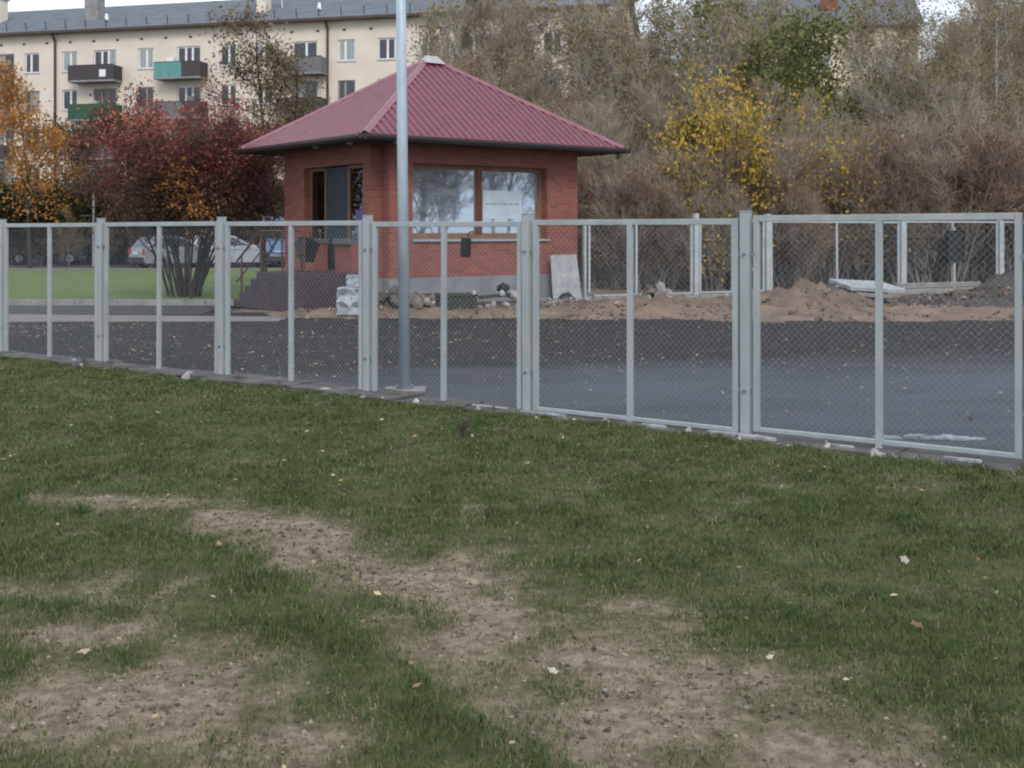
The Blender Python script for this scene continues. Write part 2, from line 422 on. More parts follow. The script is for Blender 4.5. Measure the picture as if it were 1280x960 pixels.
# lawn soil: worn earth and thatch mixed by the "worn" attribute stored on the sheet
def lawn_mat():
    m, N, L, P = new_mat('lawn_soil')
    P.inputs["Roughness"].default_value = 0.95
    P.inputs["Specular IOR Level"].default_value = 0.15
    tc = N.new("ShaderNodeTexCoord")
    def nz(scale, det):
        n = N.new("ShaderNodeTexNoise"); n.inputs["Scale"].default_value = scale; n.inputs["Detail"].default_value = det
        n.inputs["Roughness"].default_value = 0.7
        L.new(tc.outputs["Object"], n.inputs["Vector"]); return n
    def ramp(src, a, b, p0=0.35, p1=0.68):
        r = N.new("ShaderNodeValToRGB")
        r.color_ramp.elements[0].position, r.color_ramp.elements[1].position = p0, p1
        r.color_ramp.elements[0].color, r.color_ramp.elements[1].color = (*a, 1), (*b, 1)
        L.new(src, r.inputs["Fac"]); return r
    th = ramp(nz(9, 10).outputs["Fac"], (0.050, 0.054, 0.022), (0.120, 0.112, 0.054))
    di = ramp(nz(14, 12).outputs["Fac"], (0.120, 0.090, 0.064), (0.35, 0.280, 0.205))
    at = N.new("ShaderNodeAttribute"); at.attribute_name = "tint"
    mx = N.new("ShaderNodeMix"); mx.data_type = 'RGBA'
    fn_ = nz(22, 8)
    ma = N.new("ShaderNodeMath"); ma.operation = 'MULTIPLY_ADD'; ma.inputs[1].default_value = 1.1; ma.inputs[2].default_value = -0.55
    L.new(fn_.outputs["Fac"], ma.inputs[0])
    ad = N.new("ShaderNodeMath"); ad.operation = 'ADD'; L.new(ma.outputs["Value"], ad.inputs[0]); L.new(at.outputs["Fac"], ad.inputs[1])
    ms = N.new("ShaderNodeMapRange"); ms.interpolation_type = 'SMOOTHSTEP'; ms.inputs["From Min"].default_value = 0.12; ms.inputs["From Max"].default_value = 0.88
    L.new(ad.outputs["Value"], ms.inputs["Value"])
    L.new(ms.outputs["Result"], mx.inputs["Factor"])
    L.new(th.outputs["Color"], mx.inputs["A"]); L.new(di.outputs["Color"], mx.inputs["B"])
    L.new(mx.outputs["Result"], P.inputs["Base Color"])
    b = N.new("ShaderNodeBump"); b.inputs["Strength"].default_value = 0.7; b.inputs["Distance"].default_value = 0.02
    L.new(nz(55, 8).outputs["Fac"], b.inputs["Height"]); L.new(b.outputs["Normal"], P.inputs["Normal"])
    return m
M['lawn'] = lawn_mat()

def yard_mat():
    """old dark asphalt, with a smoother paler band laid along the near fence"""
    m, N, L, P = new_mat('yard_asphalt')
    tc = N.new("ShaderNodeTexCoord")
    def nz(scale, det, st=(1, 1, 1)):
        mp = N.new("ShaderNodeMapping"); mp.inputs["Scale"].default_value = st
        L.new(tc.outputs["Object"], mp.inputs["Vector"])
        n = N.new("ShaderNodeTexNoise"); n.inputs["Scale"].default_value = scale; n.inputs["Detail"].default_value = det; n.inputs["Roughness"].default_value = 0.7
        L.new(mp.outputs["Vector"], n.inputs["Vector"]); return n.outputs["Fac"]
    def ramp(src, p0, a, p1, b):
        r = N.new("ShaderNodeValToRGB")
        r.color_ramp.elements[0].position, r.color_ramp.elements[1].position = p0, p1
        r.color_ramp.elements[0].color, r.color_ramp.elements[1].color = (*a, 1), (*b, 1)
        L.new(src, r.inputs["Fac"]); return r.outputs["Color"]
    old = ramp(nz(1.6, 12, (0.5, 1, 1)), .3, (0.010, 0.009, 0.009), .7, (0.034, 0.030, 0.030))
    new = ramp(nz(1.1, 12, (0.4, 1, 1)), .3, (0.030, 0.036, 0.045), .7, (0.068, 0.078, 0.094))  # near band: paler asphalt with bluish sky reflection put into its colour
    sp = N.new("ShaderNodeSeparateXYZ"); L.new(tc.outputs["Object"], sp.inputs["Vector"])
    def math_(op, a, b):
        n = N.new("ShaderNodeMath"); n.operation = op
        for i, q in enumerate((a, b)):
            if isinstance(q, (int, float)): n.inputs[i].default_value = q
            else: L.new(q, n.inputs[i])
        return n.outputs["Value"]
    v = math_('ADD', math_('MULTIPLY', sp.outputs["X"], 0.20), math_('MULTIPLY', sp.outputs["Y"], -1.0))
    v = math_('ADD', v, math_('MULTIPLY', nz(0.55, 6, (0.35, 1, 1)), 4.2))
    mr = N.new("ShaderNodeMapRange"); mr.inputs["From Min"].default_value = -13.4; mr.inputs["From Max"].default_value = -10.6
    L.new(v, mr.inputs["Value"])
    mx = N.new("ShaderNodeMix"); mx.data_type = 'RGBA'
    L.new(mr.outputs["Result"], mx.inputs["Factor"]); L.new(old, mx.inputs["A"]); L.new(new, mx.inputs["B"])
    sp2 = ramp(nz(26, 8), .34, (0.50, 0.50, 0.50), .70, (1.6, 1.58, 1.55))
    mu = N.new("ShaderNodeMix"); mu.data_type = 'RGBA'; mu.blend_type = 'MULTIPLY'; mu.inputs["Factor"].default_value = 1.0
    L.new(mx.outputs["Result"], mu.inputs["A"]); L.new(sp2, mu.inputs["B"])
    L.new(mu.outputs["Result"], P.inputs["Base Color"])
    rr_ = N.new("ShaderNodeMapRange"); rr_.inputs["To Min"].default_value = .95; rr_.inputs["To Max"].default_value = .66
    P.inputs["Specular IOR Level"].default_value = 0.3
    L.new(mr.outputs["Result"], rr_.inputs["Value"]); L.new(rr_.outputs["Result"], P.inputs["Roughness"])
    b = N.new("ShaderNodeBump"); b.inputs["Strength"].default_value = 0.6; b.inputs["Distance"].default_value = 0.015
    L.new(nz(38, 6), b.inputs["Height"]); L.new(b.outputs["Normal"], P.inputs["Normal"])
    return m
M['yard'] = yard_mat()

# ---------------------------------------------------------------- ground
def sheet(name, pts, z, m, label, cat):
    b = MB(); b.add([(x, y, z) for x, y in pts], [tuple(range(len(pts)))])
    o = b.build(name, m)
    if o.data.polygons[0].normal.z < 0: o.data.flip_normals()
    return tag(o, label, cat, kind='structure')

def fence_D(X): return 11.014 - 0.717 * X
def jag(pts, amp, seed, step=0.25):     # an uneven edge along a polyline
    rnd = random.Random(seed); out = []
    for (x0, y0), (x1, y1) in zip(pts, pts[1:]):
        n = max(1, int(math.hypot(x1-x0, y1-y0) / step))
        for i in range(n):
            t = i / n
            out.append((x0 + (x1-x0)*t + rnd.uniform(-amp, amp), y0 + (y1-y0)*t + rnd.uniform(-amp, amp)))
    out.append(pts[-1]); return out

sheet('ground', [(-240,-60),(240,-60),(240,420),(-240,420)], -0.06, M['ground'], 'brown earth ground reaching to the horizon', 'ground')
FX0, FX1 = -16.0, 8.0
sheet('asphalt_lot', [(-14.95, fence_D(-14.95)), (FX1+4, fence_D(FX1+4)), (34, fence_D(FX1+4)), (34, 24.5), (-6.4, 24.5), (-6.4, 23.9), (-46, 23.9), (-46, 21.73)], 0.0, M['yard'], 'dark worn asphalt yard between the two fences', 'asphalt')
sheet('pavement', jag([(-46, 21.7), (-10, 21.8), (-4.4, 22.0)], 0.06, 5, 0.5) + [(-4.4, 23.2), (-10, 23.9), (-46, 24.0)], 0.005, M['road_light'], 'pale concrete strip crossing behind the yard on the left', 'pavement')
sheet('side_road', [(-46, 24.02), (-6.41, 23.92), (-6.4, 26.8), (-46, 26.8)], 0.002, M['asphalt'], 'dark asphalt strip below the far lawn kerb', 'road')
sheet('far_lawn', [(-60, 26.98), (-6.2, 26.98), (-5.0, 30.5), (-3.0, 34), (-3.0, 50.9), (-60, 50.9)], 0.07, M['far_grass'], 'bright green mown lawn behind the kerb', 'lawn')
sheet('footpath', [(-70, 50.9), (-1.0, 50.9), (-1.0, 52.2), (-70, 52.2)], 0.066, M['road_light'], 'pale footpath along the far edge of the lawn', 'path')
sheet('parking_road', [(-70, 52.3), (0, 52.3), (0, 66), (-70, 66)], 0.03, M['asphalt'], 'far asphalt road with parked cars', 'road')

kerb = MB()
x = -46.0
while x < -6.6:
    kerb.box(x, x + 0.985, 26.8, 26.97, -0.02, 0.135 + random.uniform(-.006, .006)); x += 1.0
tag(kerb.build('kerb', M['concrete'], bevel=0.0), 'pale concrete kerb edging the far lawn', 'kerb', kind='structure')

# sandy strip and soil in front of the kiosk
def relief(name, x0, x1, y0, y1, step, hfun, m, label, cat, keep=None):
    nx, ny = int((x1-x0)/step)+1, int((y1-y0)/step)+1
    V = []
    for j in range(ny):
        for i in range(nx):
            x, y = x0 + i*step, y0 + j*step
            V.append((x, y, hfun(x, y)))
    Fc = []
    for j in range(ny-1):
        for i in range(nx-1):
            if keep is None or keep(x0+(i+.5)*step, y0+(j+.5)*step):
                a = j*nx+i; Fc.append((a, a+1, a+nx+1, a+nx))
    b = MB(); b.v, b.f = V, Fc
    me = bpy.data.meshes.new(name); me.from_pydata(V, [], Fc); me.materials.append(m); me.shade_smooth()
    o = place(name, me)
    return tag(o, label, cat, kind='structure')

def fbm(x, y, s, o=4, seed=0.0):
    return noise.fractal(Vector((x*s, y*s, seed)), 0.9, 2.0, o)

def sand_h(x, y):
    e = 21.9 + 0.55*fbm(x, 0, 0.5, 3, 4.0) + 0.35*fbm(x, 0, 2.1, 3, 5.0) + 0.75*max(0.0, min(1.0, (3.5-x)/2.5))
    t = max(0.0, min(1.0, (y - e) / (0.7 + 0.4*fbm(x, y, 1.5, 3, 6.0))))
    le = max(0.0, min(1.0, (x + 5.0 + (y-22)*0.2) / 1.2))
    h = 0.09 + 0.06*fbm(x, y, 0.8, 4, 1.0) + 0.06*fbm(x, y, 3.2, 4, 2.0)
    ridge = 0.12*math.exp(-((y - 23.6 - 0.4*fbm(x, 2, .4))/0.55)**2) * (0.6 + fbm(x, y, 1.3, 3, 8.0))
    return -0.03 + t * le * max(0.02, h + max(0, ridge))
relief('sandy_strip', -6.0, 24.0, 20.6, 36.0, 0.13, sand_h, M['sand'], 'sandy dug-over soil strip along the far side of the yard', 'soil')

def mound(name, cx, cy, rx, ry, h, m, label, seed, step=0.09):
    def hf(x, y):
        r = math.hypot((x-cx)/rx, (y-cy)/ry)
        a = math.atan2((y-cy)/ry, (x-cx)/rx)
        r /= 1 + 0.22*fbm(math.cos(a)*1.5, math.sin(a)*1.5, 1.0, 2, seed)
        t = max(0, 1 - r)
        return -0.03 + 0.12*min(1, t*4) + h * (t**0.75) * (1 + 0.35*fbm(x, y, 1.6, 4, seed)) + (0.13*fbm(x, y, 3.5, 5, seed+3) if t > 0.05 else 0)
    return relief(name, cx-rx*1.3, cx+rx*1.3, cy-ry*1.3, cy+ry*1.3, step, hf, m, label, 'mound',
                  keep=lambda x, y: math.hypot((x-cx)/rx, (y-cy)/ry) < 1.28)
mound('soil_mound', 6.55, 25.9, 1.75, 1.5, 0.42, M['mound'], 'brown soil mound with a dark hollow behind the second right post', 11.0)
mound('soil_mound', 10.9, 27.0, 2.6, 1.6, 0.16, M['soil_dark'], 'low dark soil bank below the dark board at right', 21.0)
mound('soil_mound', 13.0, 30.0, 1.45, 1.3, 0.62, M['soil_dark'], 'dark grey soil heap at the foot of the far right post', 31.0)
mound('soil_mound', 3.6, 26.0, 2.4, 0.8, 0.13, M['mound'], 'low reddish soil ridge right of the kiosk', 41.0)

# ---------------------------------------------------------------- near lawn with worn ground
_path = [ground(*p) for p in [(40,628),(200,636),(330,662),(450,712),(560,752),(640,800),(760,855),(880,912),(1000,968),(1120,1030)]]
_phw = [0.08, 0.20, 0.34, 0.38, 0.42, 0.46, 0.48, 0.46, 0.42, 0.40]
_blobs = [(ground(150, 905), .62, .42, 1.0), (ground(60, 800), .45, .30, .75), (ground(330, 940), .40, .26, .9), (ground(110, 755), .55, .28, .6),
          (ground(330, 830), .45, .30, .45), (ground(560, 860), .16, .10, .0), (ground(240, 580), .5, .3, .3), (ground(1210, 745), .28, .12, .35),
          (ground(880, 815), .2, .08, .25), (ground(640, 700), .4, .2, .35), (ground(680, 905), .3, .2, .8)]
def worn(x, y):
    m = 0.0
    for i in range(len(_path)-1):
        (ax, ay), (bx, by) = _path[i], _path[i+1]
        dx, dy = bx-ax, by-ay
        t = max(0, min(1, ((x-ax)*dx + (y-ay)*dy) / (dx*dx+dy*dy)))
        w = _phw[i]*(1-t) + _phw[i+1]*t
        d = math.hypot(x-ax-dx*t, (y-ay-dy*t)) / w
        m = max(m, 1.0 - 0.48*d)
    for (cx, cy), rx, ry, a in _blobs:
        d = math.hypot((x-cx)/rx, (y-cy)/ry)
        m = max(m, a*(1.3 - 0.8*d))
    n = noise.fractal(Vector((x*2.2, y*2.2, 5.0)), 0.8, 2.1, 5)
    n2 = noise.fractal(Vector((x*0.6, y*0.6, 9.0)), 0.8, 2.1, 3)
    n3 = noise.fractal(Vector((x*5.5, y*5.5, 15.0)), 0.8, 2.1, 4)
    return max(0.0, min(0.92, m*0.92 + 0.46*n + 0.20*n2 + 0.30*n3 - 0.08))

def lawn_h(x, y):
    return 0.012 + 0.022*noise.noise(Vector((x*1.1, y*1.1, 3))) + 0.010*noise.noise(Vector((x*4, y*4, 7)))

LX0, LX1, LY0, LY1, LS = -15.0, 8.0, 1.0, 22.0, 0.07
nx, ny = int((LX1-LX0)/LS)+1, int((LY1-LY0)/LS)+1
xs = LX0 + np.arange(nx)*LS
ys = LY0 + np.arange(ny)*LS
worn_grid = np.zeros((ny, nx), dtype=np.float32)
lawn_v = np.zeros((ny, nx, 3), dtype=np.float32)
for j in range(ny):
    y = float(ys[j])
    for i in range(nx):
        x = float(xs[i])
        lim = fence_D(x) - 0.36
        if y > lim + 0.2 or abs(x) > 0.62*y + 2.2:
            lawn_v[j, i] = (x, y, 0.0); continue
        worn_grid[j, i] = worn(x, y)
        lawn_v[j, i] = (x, y, lawn_h(x, y) + 0.02 - 0.012*worn_grid[j, i])
X2, Y2 = np.meshgrid(xs, ys)
ok = (Y2 < (11.014 - 0.717*X2) - 0.36)
cell = ok[:-1, :-1] & ok[1:, 1:]
jj, ii = np.nonzero(cell)
a = jj*nx + ii
lawn_f = np.stack([a, a+1, a+nx+1, a+nx], axis=1)
me = np_mesh('lawn', lawn_v.reshape(-1, 3), lawn_f, M['lawn'], worn_grid.ravel())
me.shade_smooth()
tag(place('lawn', me), 'worn lawn with bare earth trail in the foreground', 'lawn', kind='structure')

rng = np.random.default_rng(11)
def sample_lawn(arr, x, y):
    i = np.clip(((x-LX0)/LS).astype(int), 0, nx-1); j = np.clip(((y-LY0)/LS).astype(int), 0, ny-1)
    return arr[j, i]

def scatter_pts(d0, d1, dens, margin=0.9):
    area = (d1-d0) * (0.437*(d0+d1) + 2*margin)
    n = int(area*dens*1.15)
    y = np.sqrt(rng.uniform(d0*d0, d1*d1, n))
    x = rng.uniform(-1, 1, n) * (0.437*y + margin)
    k = y < (11.014 - 0.717*x) - 0.40 + 0.05*np.sin(x*2.3) + 0.05*np.sin(x*9.0) + 0.04*np.sin(x*23.0+1)
    return x[k], y[k]

def big_noise(x, y, s, seed):
    gx = np.arange(-16, 9, 0.12); gy = np.arange(1, 20, 0.12)
    g = np.array([[noise.fractal(Vector((float(a)*s, float(b)*s, seed)), 0.8, 2.0, 4) for a in gx] for b in gy], dtype=np.float32)
    return g[np.clip(((y-1)/0.12).astype(int), 0, len(gy)-1), np.clip(((x+16)/0.12).astype(int), 0, len(gx)-1)]

bx, by, bl, bw = [], [], [], []
for d0, d1, dens, wd in ((2.9, 5.0, 9500, 0.0032), (5.0, 7.5, 6200, 0.0042), (7.5, 11, 3600, 0.0058), (11, 17.5, 2100, 0.0085)):
    x, y = scatter_pts(d0, d1, dens)
    bx.append(x); by.append(y); bw.append(np.full(len(x), wd)); bl.append(np.full(len(x), 1.0))
bx, by, bw = np.concatenate(bx), np.concatenate(by), np.concatenate(bw)
wv = sample_lawn(worn_grid, bx, by)
clump = big_noise(bx, by, 1.7, 2.0)
fine = big_noise(bx, by, 4.3, 6.0)
fence_gap = (11.014 - 0.717*bx) - by
lush = np.clip(0.55 + 0.9*clump + 0.6*fine + 0.6*np.exp(-(fence_gap/0.7)**2), 0, 1.6)
keep = rng.random(len(bx)) < np.clip(1.05 - 1.02*wv, 0.22, 1) * np.clip(0.45 + 0.55*lush, 0.3, 1)
bx, by, bw, wv, lush, fine, clump = [q[keep] for q in (bx, by, bw, wv, lush, fine, clump)]
nb = len(bx)
bz = sample_lawn(lawn_v[:, :, 2], bx, by)
ln = (0.018 + 0.020*rng.random(nb) + 0.024*lush*rng.random(nb)) * (1 - 0.45*wv)
ang = rng.uniform(0, 2*np.pi, nb)
dry = rng.random(nb) < (0.075 + 0.75*np.clip(wv - 0.12, 0, 1))
lean = np.where(dry, rng.uniform(1.1, 1.56, nb), rng.uniform(0.45, 1.45, nb) + 0.35*wv)
dirx, diry = np.cos(ang), np.sin(ang)
sx, sy = -diry*bw/2, dirx*bw/2
h1, o1 = ln*0.55*np.cos(lean*0.5), ln*0.55*np.sin(lean*0.5)
h2, o2 = h1 + ln*0.45*np.cos(np.minimum(lean*1.25, 1.5)), o1 + ln*0.45*np.sin(np.minimum(lean*1.25, 1.5))
V = np.zeros((nb, 5, 3), dtype=np.float32)
V[:, 0] = np.stack([bx-sx, by-sy, bz-0.006], 1); V[:, 1] = np.stack([bx+sx, by+sy, bz-0.006], 1)
V[:, 2] = np.stack([bx+dirx*o1+sx*.8, by+diry*o1+sy*.8, bz+h1], 1); V[:, 3] = np.stack([bx+dirx*o1-sx*.8, by+diry*o1-sy*.8, bz+h1], 1)
V[:, 4] = np.stack([bx+dirx*o2, by+diry*o2, bz+h2], 1)
base = np.arange(nb)*5
tri = np.concatenate([np.stack([base, base+1, base+2], 1), np.stack([base, base+2, base+3], 1), np.stack([base+3, base+2, base+4], 1)])
tn = np.clip(0.40 + 0.17*rng.standard_normal(nb) - 0.16*clump + 0.30*wv - 0.24*fine, 0, 0.88)
tn[dry] = rng.uniform(0.86, 1.0, dry.sum())
me = np_mesh('grass', V.reshape(-1, 3), tri, M['blade'], np.repeat(tn, 5))
tag(place('grass', me), 'short dark green grass covering the foreground lawn', 'grass', kind='stuff')

# crumbs of earth and bits of straw on the worn ground
cx, cy = scatter_pts(3.2, 8.0, 900, .5)
cw_ = sample_lawn(worn_grid, cx, cy)
kk = rng.random(len(cx)) < np.clip(cw_*1.1 - .25, 0, 1)
cx, cy = cx[kk], cy[kk]; nC = len(cx)
cz = sample_lawn(lawn_v[:, :, 2], cx, cy)
cr_ = rng.uniform(.003, .010, nC)*rng.uniform(.5, 1.6, nC)
oct_ = np.array([(1, 0, 0), (-1, 0, 0), (0, 1, 0), (0, -1, 0), (0, 0, .7), (0, 0, -.7)], dtype=np.float32)
CV = np.stack([cx, cy, cz+.002], 1)[:, None, :] + oct_[None]*cr_[:, None, None]*rng.uniform(.5, 1.5, (nC, 6, 1))
CF = (np.array([(0, 2, 4), (2, 1, 4), (1, 3, 4), (3, 0, 4), (2, 0, 5), (1, 2, 5), (3, 1, 5), (0, 3, 5)])[None] + (np.arange(nC)*6)[:, None, None]).reshape(-1, 3)
M['crumb'] = tint_mat('earth_crumbs', [(0, (0.05, 0.04, 0.03)), (0.5, (0.15, 0.12, 0.09)), (1, (0.34, 0.29, 0.23))], 0.95, 0.0)
tag(place('earth_crumbs', np_mesh('earth_crumbs', CV.reshape(-1, 3), CF, M['crumb'], np.repeat(rng.random(nC), 6))), 'crumbs of earth on the bare patches of the lawn', 'earth', kind='stuff')

# fallen leaves: small curled quads
def leaf_cloud(name, pts, size, m, label, seed, flat=0.5):
    r = np.random.default_rng(seed)
    n = len(pts); pts = np.asarray(pts, dtype=np.float32)
    a = r.uniform(0, 2*np.pi, n); s = r.uniform(*size, n)
    u = np.stack([np.cos(a), np.sin(a), r.uniform(-flat, flat, n)], 1) * s[:, None]
    v = np.stack([-np.sin(a), np.cos(a), r.uniform(-flat, flat, n)], 1) * (s*0.6)[:, None]
    up = np.stack([np.zeros(n), np.zeros(n), s*0.35], 1)
    V = np.stack([pts-u, pts+v*.9+up*.8, pts+u+up*.5, pts-v*.9+up*.8, pts+up*.2], 1).astype(np.float32)
    V[:, :, 2] = np.maximum(V[:, :, 2], pts[:, None, 2] + 0.002)
    b = np.arange(n)*5
    f = np.concatenate([np.stack([b, b+4, b+1], 1), np.stack([b+1, b+4, b+2], 1), np.stack([b+2, b+4, b+3], 1), np.stack([b+3, b+4, b], 1)])
    me = np_mesh(name, V.reshape(-1, 3), f, m, np.repeat(r.random(n), 5))
    return tag(place(name, me), label, 'leaves', kind='stuff')

pts = []
rr = random.Random(5)
while len(pts) < 2600:
    y = rr.uniform(9, 21.8); x = rr.uniform(-0.5*y-1, 0.5*y+1)
    if y < fence_D(x) + 0.25: continue
    if fbm(x, y, 0.55, 3, 12.0) + rr.random()*0.9 < 0.35 or (y < 14 and x > -2 and rr.random() < 0.72): continue
    pts.append((x, y, 0.005))
for _ in range(900):
    y = rr.uniform(12.5, 21); x = rr.uniform(-9.5, -1.0)
    if y > fence_D(x) + .3 and fbm(x, y, .8, 3, 14.0) + rr.random()*.6 > .2: pts.append((x, y, 0.005))
for _ in range(240):
    pts.append((rr.uniform(-10.5, -6.5), rr.gauss(20.6, 0.35), 0.005))
leaf_cloud('fallen_leaves', pts, (0.010, 0.028), M['leaf_fallen'], 'small pale leaves strewn over the dark asphalt yard', 3)
pts = []
while len(pts) < 190:
    y = math.sqrt(rr.uniform(3.4**2, 15**2)); x = rr.uniform(-0.46*y-.6, 0.46*y+.6)
    if y > fence_D(x) - 0.2: continue
    pts.append((x, y, lawn_h(x, y) + 0.045))
for _ in range(60):
    x = rr.uniform(-8, 4.5); y = fence_D(x) - abs(rr.gauss(0.20, 0.28)) - 0.08
    pts.append((x, y, lawn_h(x, y) + 0.045))
leaf_cloud('fallen_leaves', pts, (0.010, 0.024), M['leaf_fallen'], 'tiny yellow leaves scattered over the foreground lawn', 8)

def single_leaf(px, py, size, col, label, z=0.04, lying=False):
    size *= 0.72; col = tuple(c*.8 for c in col)
    x, y = ground(px, py)
    b = MB(); r = random.Random(px)
    n = 10; ring = []
    for k in range(n):
        a = 2*math.pi*k/n
        q = size*(0.62 + 0.38*abs(math.cos(a*2.5)))*(1.25 if k == 0 else 1)
        ring.append((q*math.cos(a), q*math.sin(a)*0.75, 0.25*size*r.uniform(0.2, 1)))
    b.add([(0, 0, 0.006)] + ring, [(0, 1+k, 1+(k+1) % n) for k in range(n)])
    o = b.build('fallen_leaf', mat('leaf_' + str(px), col, tuple(c*.6 for c in col), 30, 0.7))
    o.location = (x, y, z if lying else lawn_h(x, y) + z)
    o.rotation_euler = (r.uniform(-.5, .5), r.uniform(-.4, .4), r.uniform(0, 6))
    tag(o, label, 'leaf', group='single fallen leaves')
single_leaf(1213, 525, 0.048, (0.62, 0.30, 0.05), 'bright orange leaf lying on grey asphalt behind the right fence panel', 0.012, True)
single_leaf(1200, 508, 0.034, (0.09, 0.05, 0.035), 'dark brown leaf on the asphalt just above the orange leaf', 0.012, True)
single_leaf(1146, 796, 0.052, (0.24, 0.13, 0.07), 'curled brown leaf lying in the grass at lower right')
single_leaf(1130, 714, 0.050, (0.50, 0.44, 0.36), 'pale crumpled leaf in the grass right of centre')
single_leaf(692, 857, 0.034, (0.66, 0.58, 0.45), 'pale leaf lying on the bare earth trail')
single_leaf(106, 834, 0.042, (0.60, 0.46, 0.30), 'pale elongated leaf on the bare patch at lower left')
single_leaf(176, 760, 0.036, (0.58, 0.38, 0.18), 'tan leaf on the grass edge above the lower left bare patch')
single_leaf(274, 694, 0.030, (0.52, 0.28, 0.13), 'small orange-brown leaf on the trail at left')
single_leaf(614, 608, 0.030, (0.60, 0.48, 0.10), 'yellow leaf in the grass near the middle of the lawn')
single_leaf(426, 611, 0.028, (0.60, 0.50, 0.10), 'yellow leaf in the grass left of the lawn middle')
single_leaf(962, 838, 0.024, (0.66, 0.62, 0.45), 'small cream leaf in the grass at lower right of centre')
single_leaf(1118, 578, 0.045, (0.38, 0.19, 0.09), 'rust leaf against the fence footing at right')
single_leaf(197, 523, 0.050, (0.60, 0.50, 0.30), 'pale leaf in the far left grass')

# little weeds and dead stalks in the lawn
def weed(px, py, h, n, label, m, spread=0.5):
    x, y = ground(px, py)
    r = random.Random(px + py); b = MB()
    for k in range(n):
        a = r.uniform(0, 6.28); l = r.uniform(.5, 1)*h; s = r.uniform(.1, spread)
        p = [(0, 0, -0.01), (math.cos(a)*s*l*.4, math.sin(a)*s*l*.4, l*.55), (math.cos(a)*s*l, math.sin(a)*s*l, l)]
        b.tube(p, [.0028, .002, .001], 4, False)
        for q in range(5):
            t = r.uniform(.35, 1); c = Vector(p[2])*t
            d = Vector((r.uniform(-1, 1), r.uniform(-1, 1), r.uniform(-.2, .8))).normalized()*h*.14
            e = d.cross(Vector((0, 0, 1)))*.35
            b.add([c, c+d*.5+e, c+d, c+d*.5-e], [(0, 1, 2, 3)])
    o = b.build('weed', m); o.location = (x, y, lawn_h(x, y))
    tag(o, label, 'weed', group='weeds in the lawn')
wd = mat('dead_weed', (0.085, 0.055, 0.045), (0.045, 0.03, 0.025), 20, 0.9)
wg = mat('green_weed', (0.05, 0.085, 0.025), (0.03, 0.055, 0.016), 20, 0.8)
weed(578, 553, 0.20, 16, 'dark dead weed clump in the grass below the kiosk', wd)
weed(608, 655, 0.12, 7, 'thin dead stalks in the middle of the lawn', wd)
weed(100, 648, 0.10, 26, 'dark green grass tussock at left of the lawn', wg, 1.2)
weed(548, 915, 0.10, 4, 'single thin dry stalk near the bottom of the lawn', wd, .3)
weed(735, 912, 0.03, 14, 'small dark tuft on the bare earth trail', wd, 1.4)

# ---------------------------------------------------------------- near fence
fu = Vector((1, -0.717, 0)).normalized()         # along the fence, towards the right
fn = Vector((fu.y, -fu.x, 0))                    # towards the camera
FROT = math.atan2(fu.y, fu.x)
def fence_pt(px):
    k = (px - 640.0)/F; d = 11.014/(1 + 0.717*k)
    return Vector((k*d, d, 0))

def square_tube(w, d, z0, z1, cx=0, cy=0):
    b = MB(); b.box(cx-w/2, cx+w/2, cy-d/2, cy+d/2, z0, z1); return b

def wire_mesh(w, z0, z1, cell=0.055, r=0.0016, m=None, x0=0.0):
    """chain link: zigzag strands, each bent round its neighbour"""
    h = z1 - z0
    ncol = max(2, int(2*w/cell)); cw = w/ncol
    nrow = int(h/cell)
    rows = np.arange(nrow*2+1)
    zz = z0 + rows*(h/(nrow*2))
    allv, allf = [], []; off = 0
    for c in range(ncol):
        xx = x0 + cw*c + np.where((rows + c) % 2 == 0, 0.0, cw)
        yy = np.where((rows + c) % 2 == 0, 0.0016, -0.0016)
        P = np.stack([xx, yy, zz], 1)
        n = len(P)
        ring = np.array([[0, 1, 0], [0.87, -0.5, 0], [-0.87, -0.5, 0]])*r*1.3
        V = (P[:, None, :] + ring[None]).reshape(-1, 3)
        i = np.arange(n-1)[:, None]*3; k = np.arange(3)[None]
        f = np.stack([i+k, i+(k+1) % 3, i+3+(k+1) % 3, i+3+k], 2).reshape(-1, 4) + off
        allv.append(V); allf.append(f); off += len(V)
    return np_mesh('wire_mesh', np.concatenate(allv), np.concatenate(allf), m)

def make_panel(parent, a, b, z0, z1, m, sw=0.05, sd=0.04, mid_to=0.0, gap=(0.075, 0.075), cell=0.055, r=0.0010, mid=0.5):
    """a and b: post positions in the parent's frame (x along the fence)"""
    xa, xb = a + gap[0], b - gap[1]
    f = MB()
    f.box(xa, xa+sw, -sd/2, sd/2, z0, z1); f.box(xb-sw, xb, -sd/2, sd/2, z0, z1)
    f.box(xa+sw, xb-sw, -sd/2+.001, sd/2-.001, z1-sw, z1-.001); f.box(xa+sw, xb-sw, -sd/2+.001, sd/2-.001, z0+.001, z0+sw*.7)
    p = f.build('panel_frame', m, parent, bevel=0.004)
    p.rotation_euler = (frnd.uniform(-.007, .007), frnd.uniform(-.002, .002), 0)
    xm = xa + (xb-xa)*mid
    mb = MB(); mb.box(xm-sw/2, xm+sw/2, -sd/2-.004, sd/2-.004, mid_to, z1-sw)
    mb.build('middle_bar', m, p, bevel=0.004)
    place('wire_mesh', wire_mesh(xb-xa-2*sw, z0+sw, z1-sw, cell, r, M['wire'], xa+sw), p)
    return p

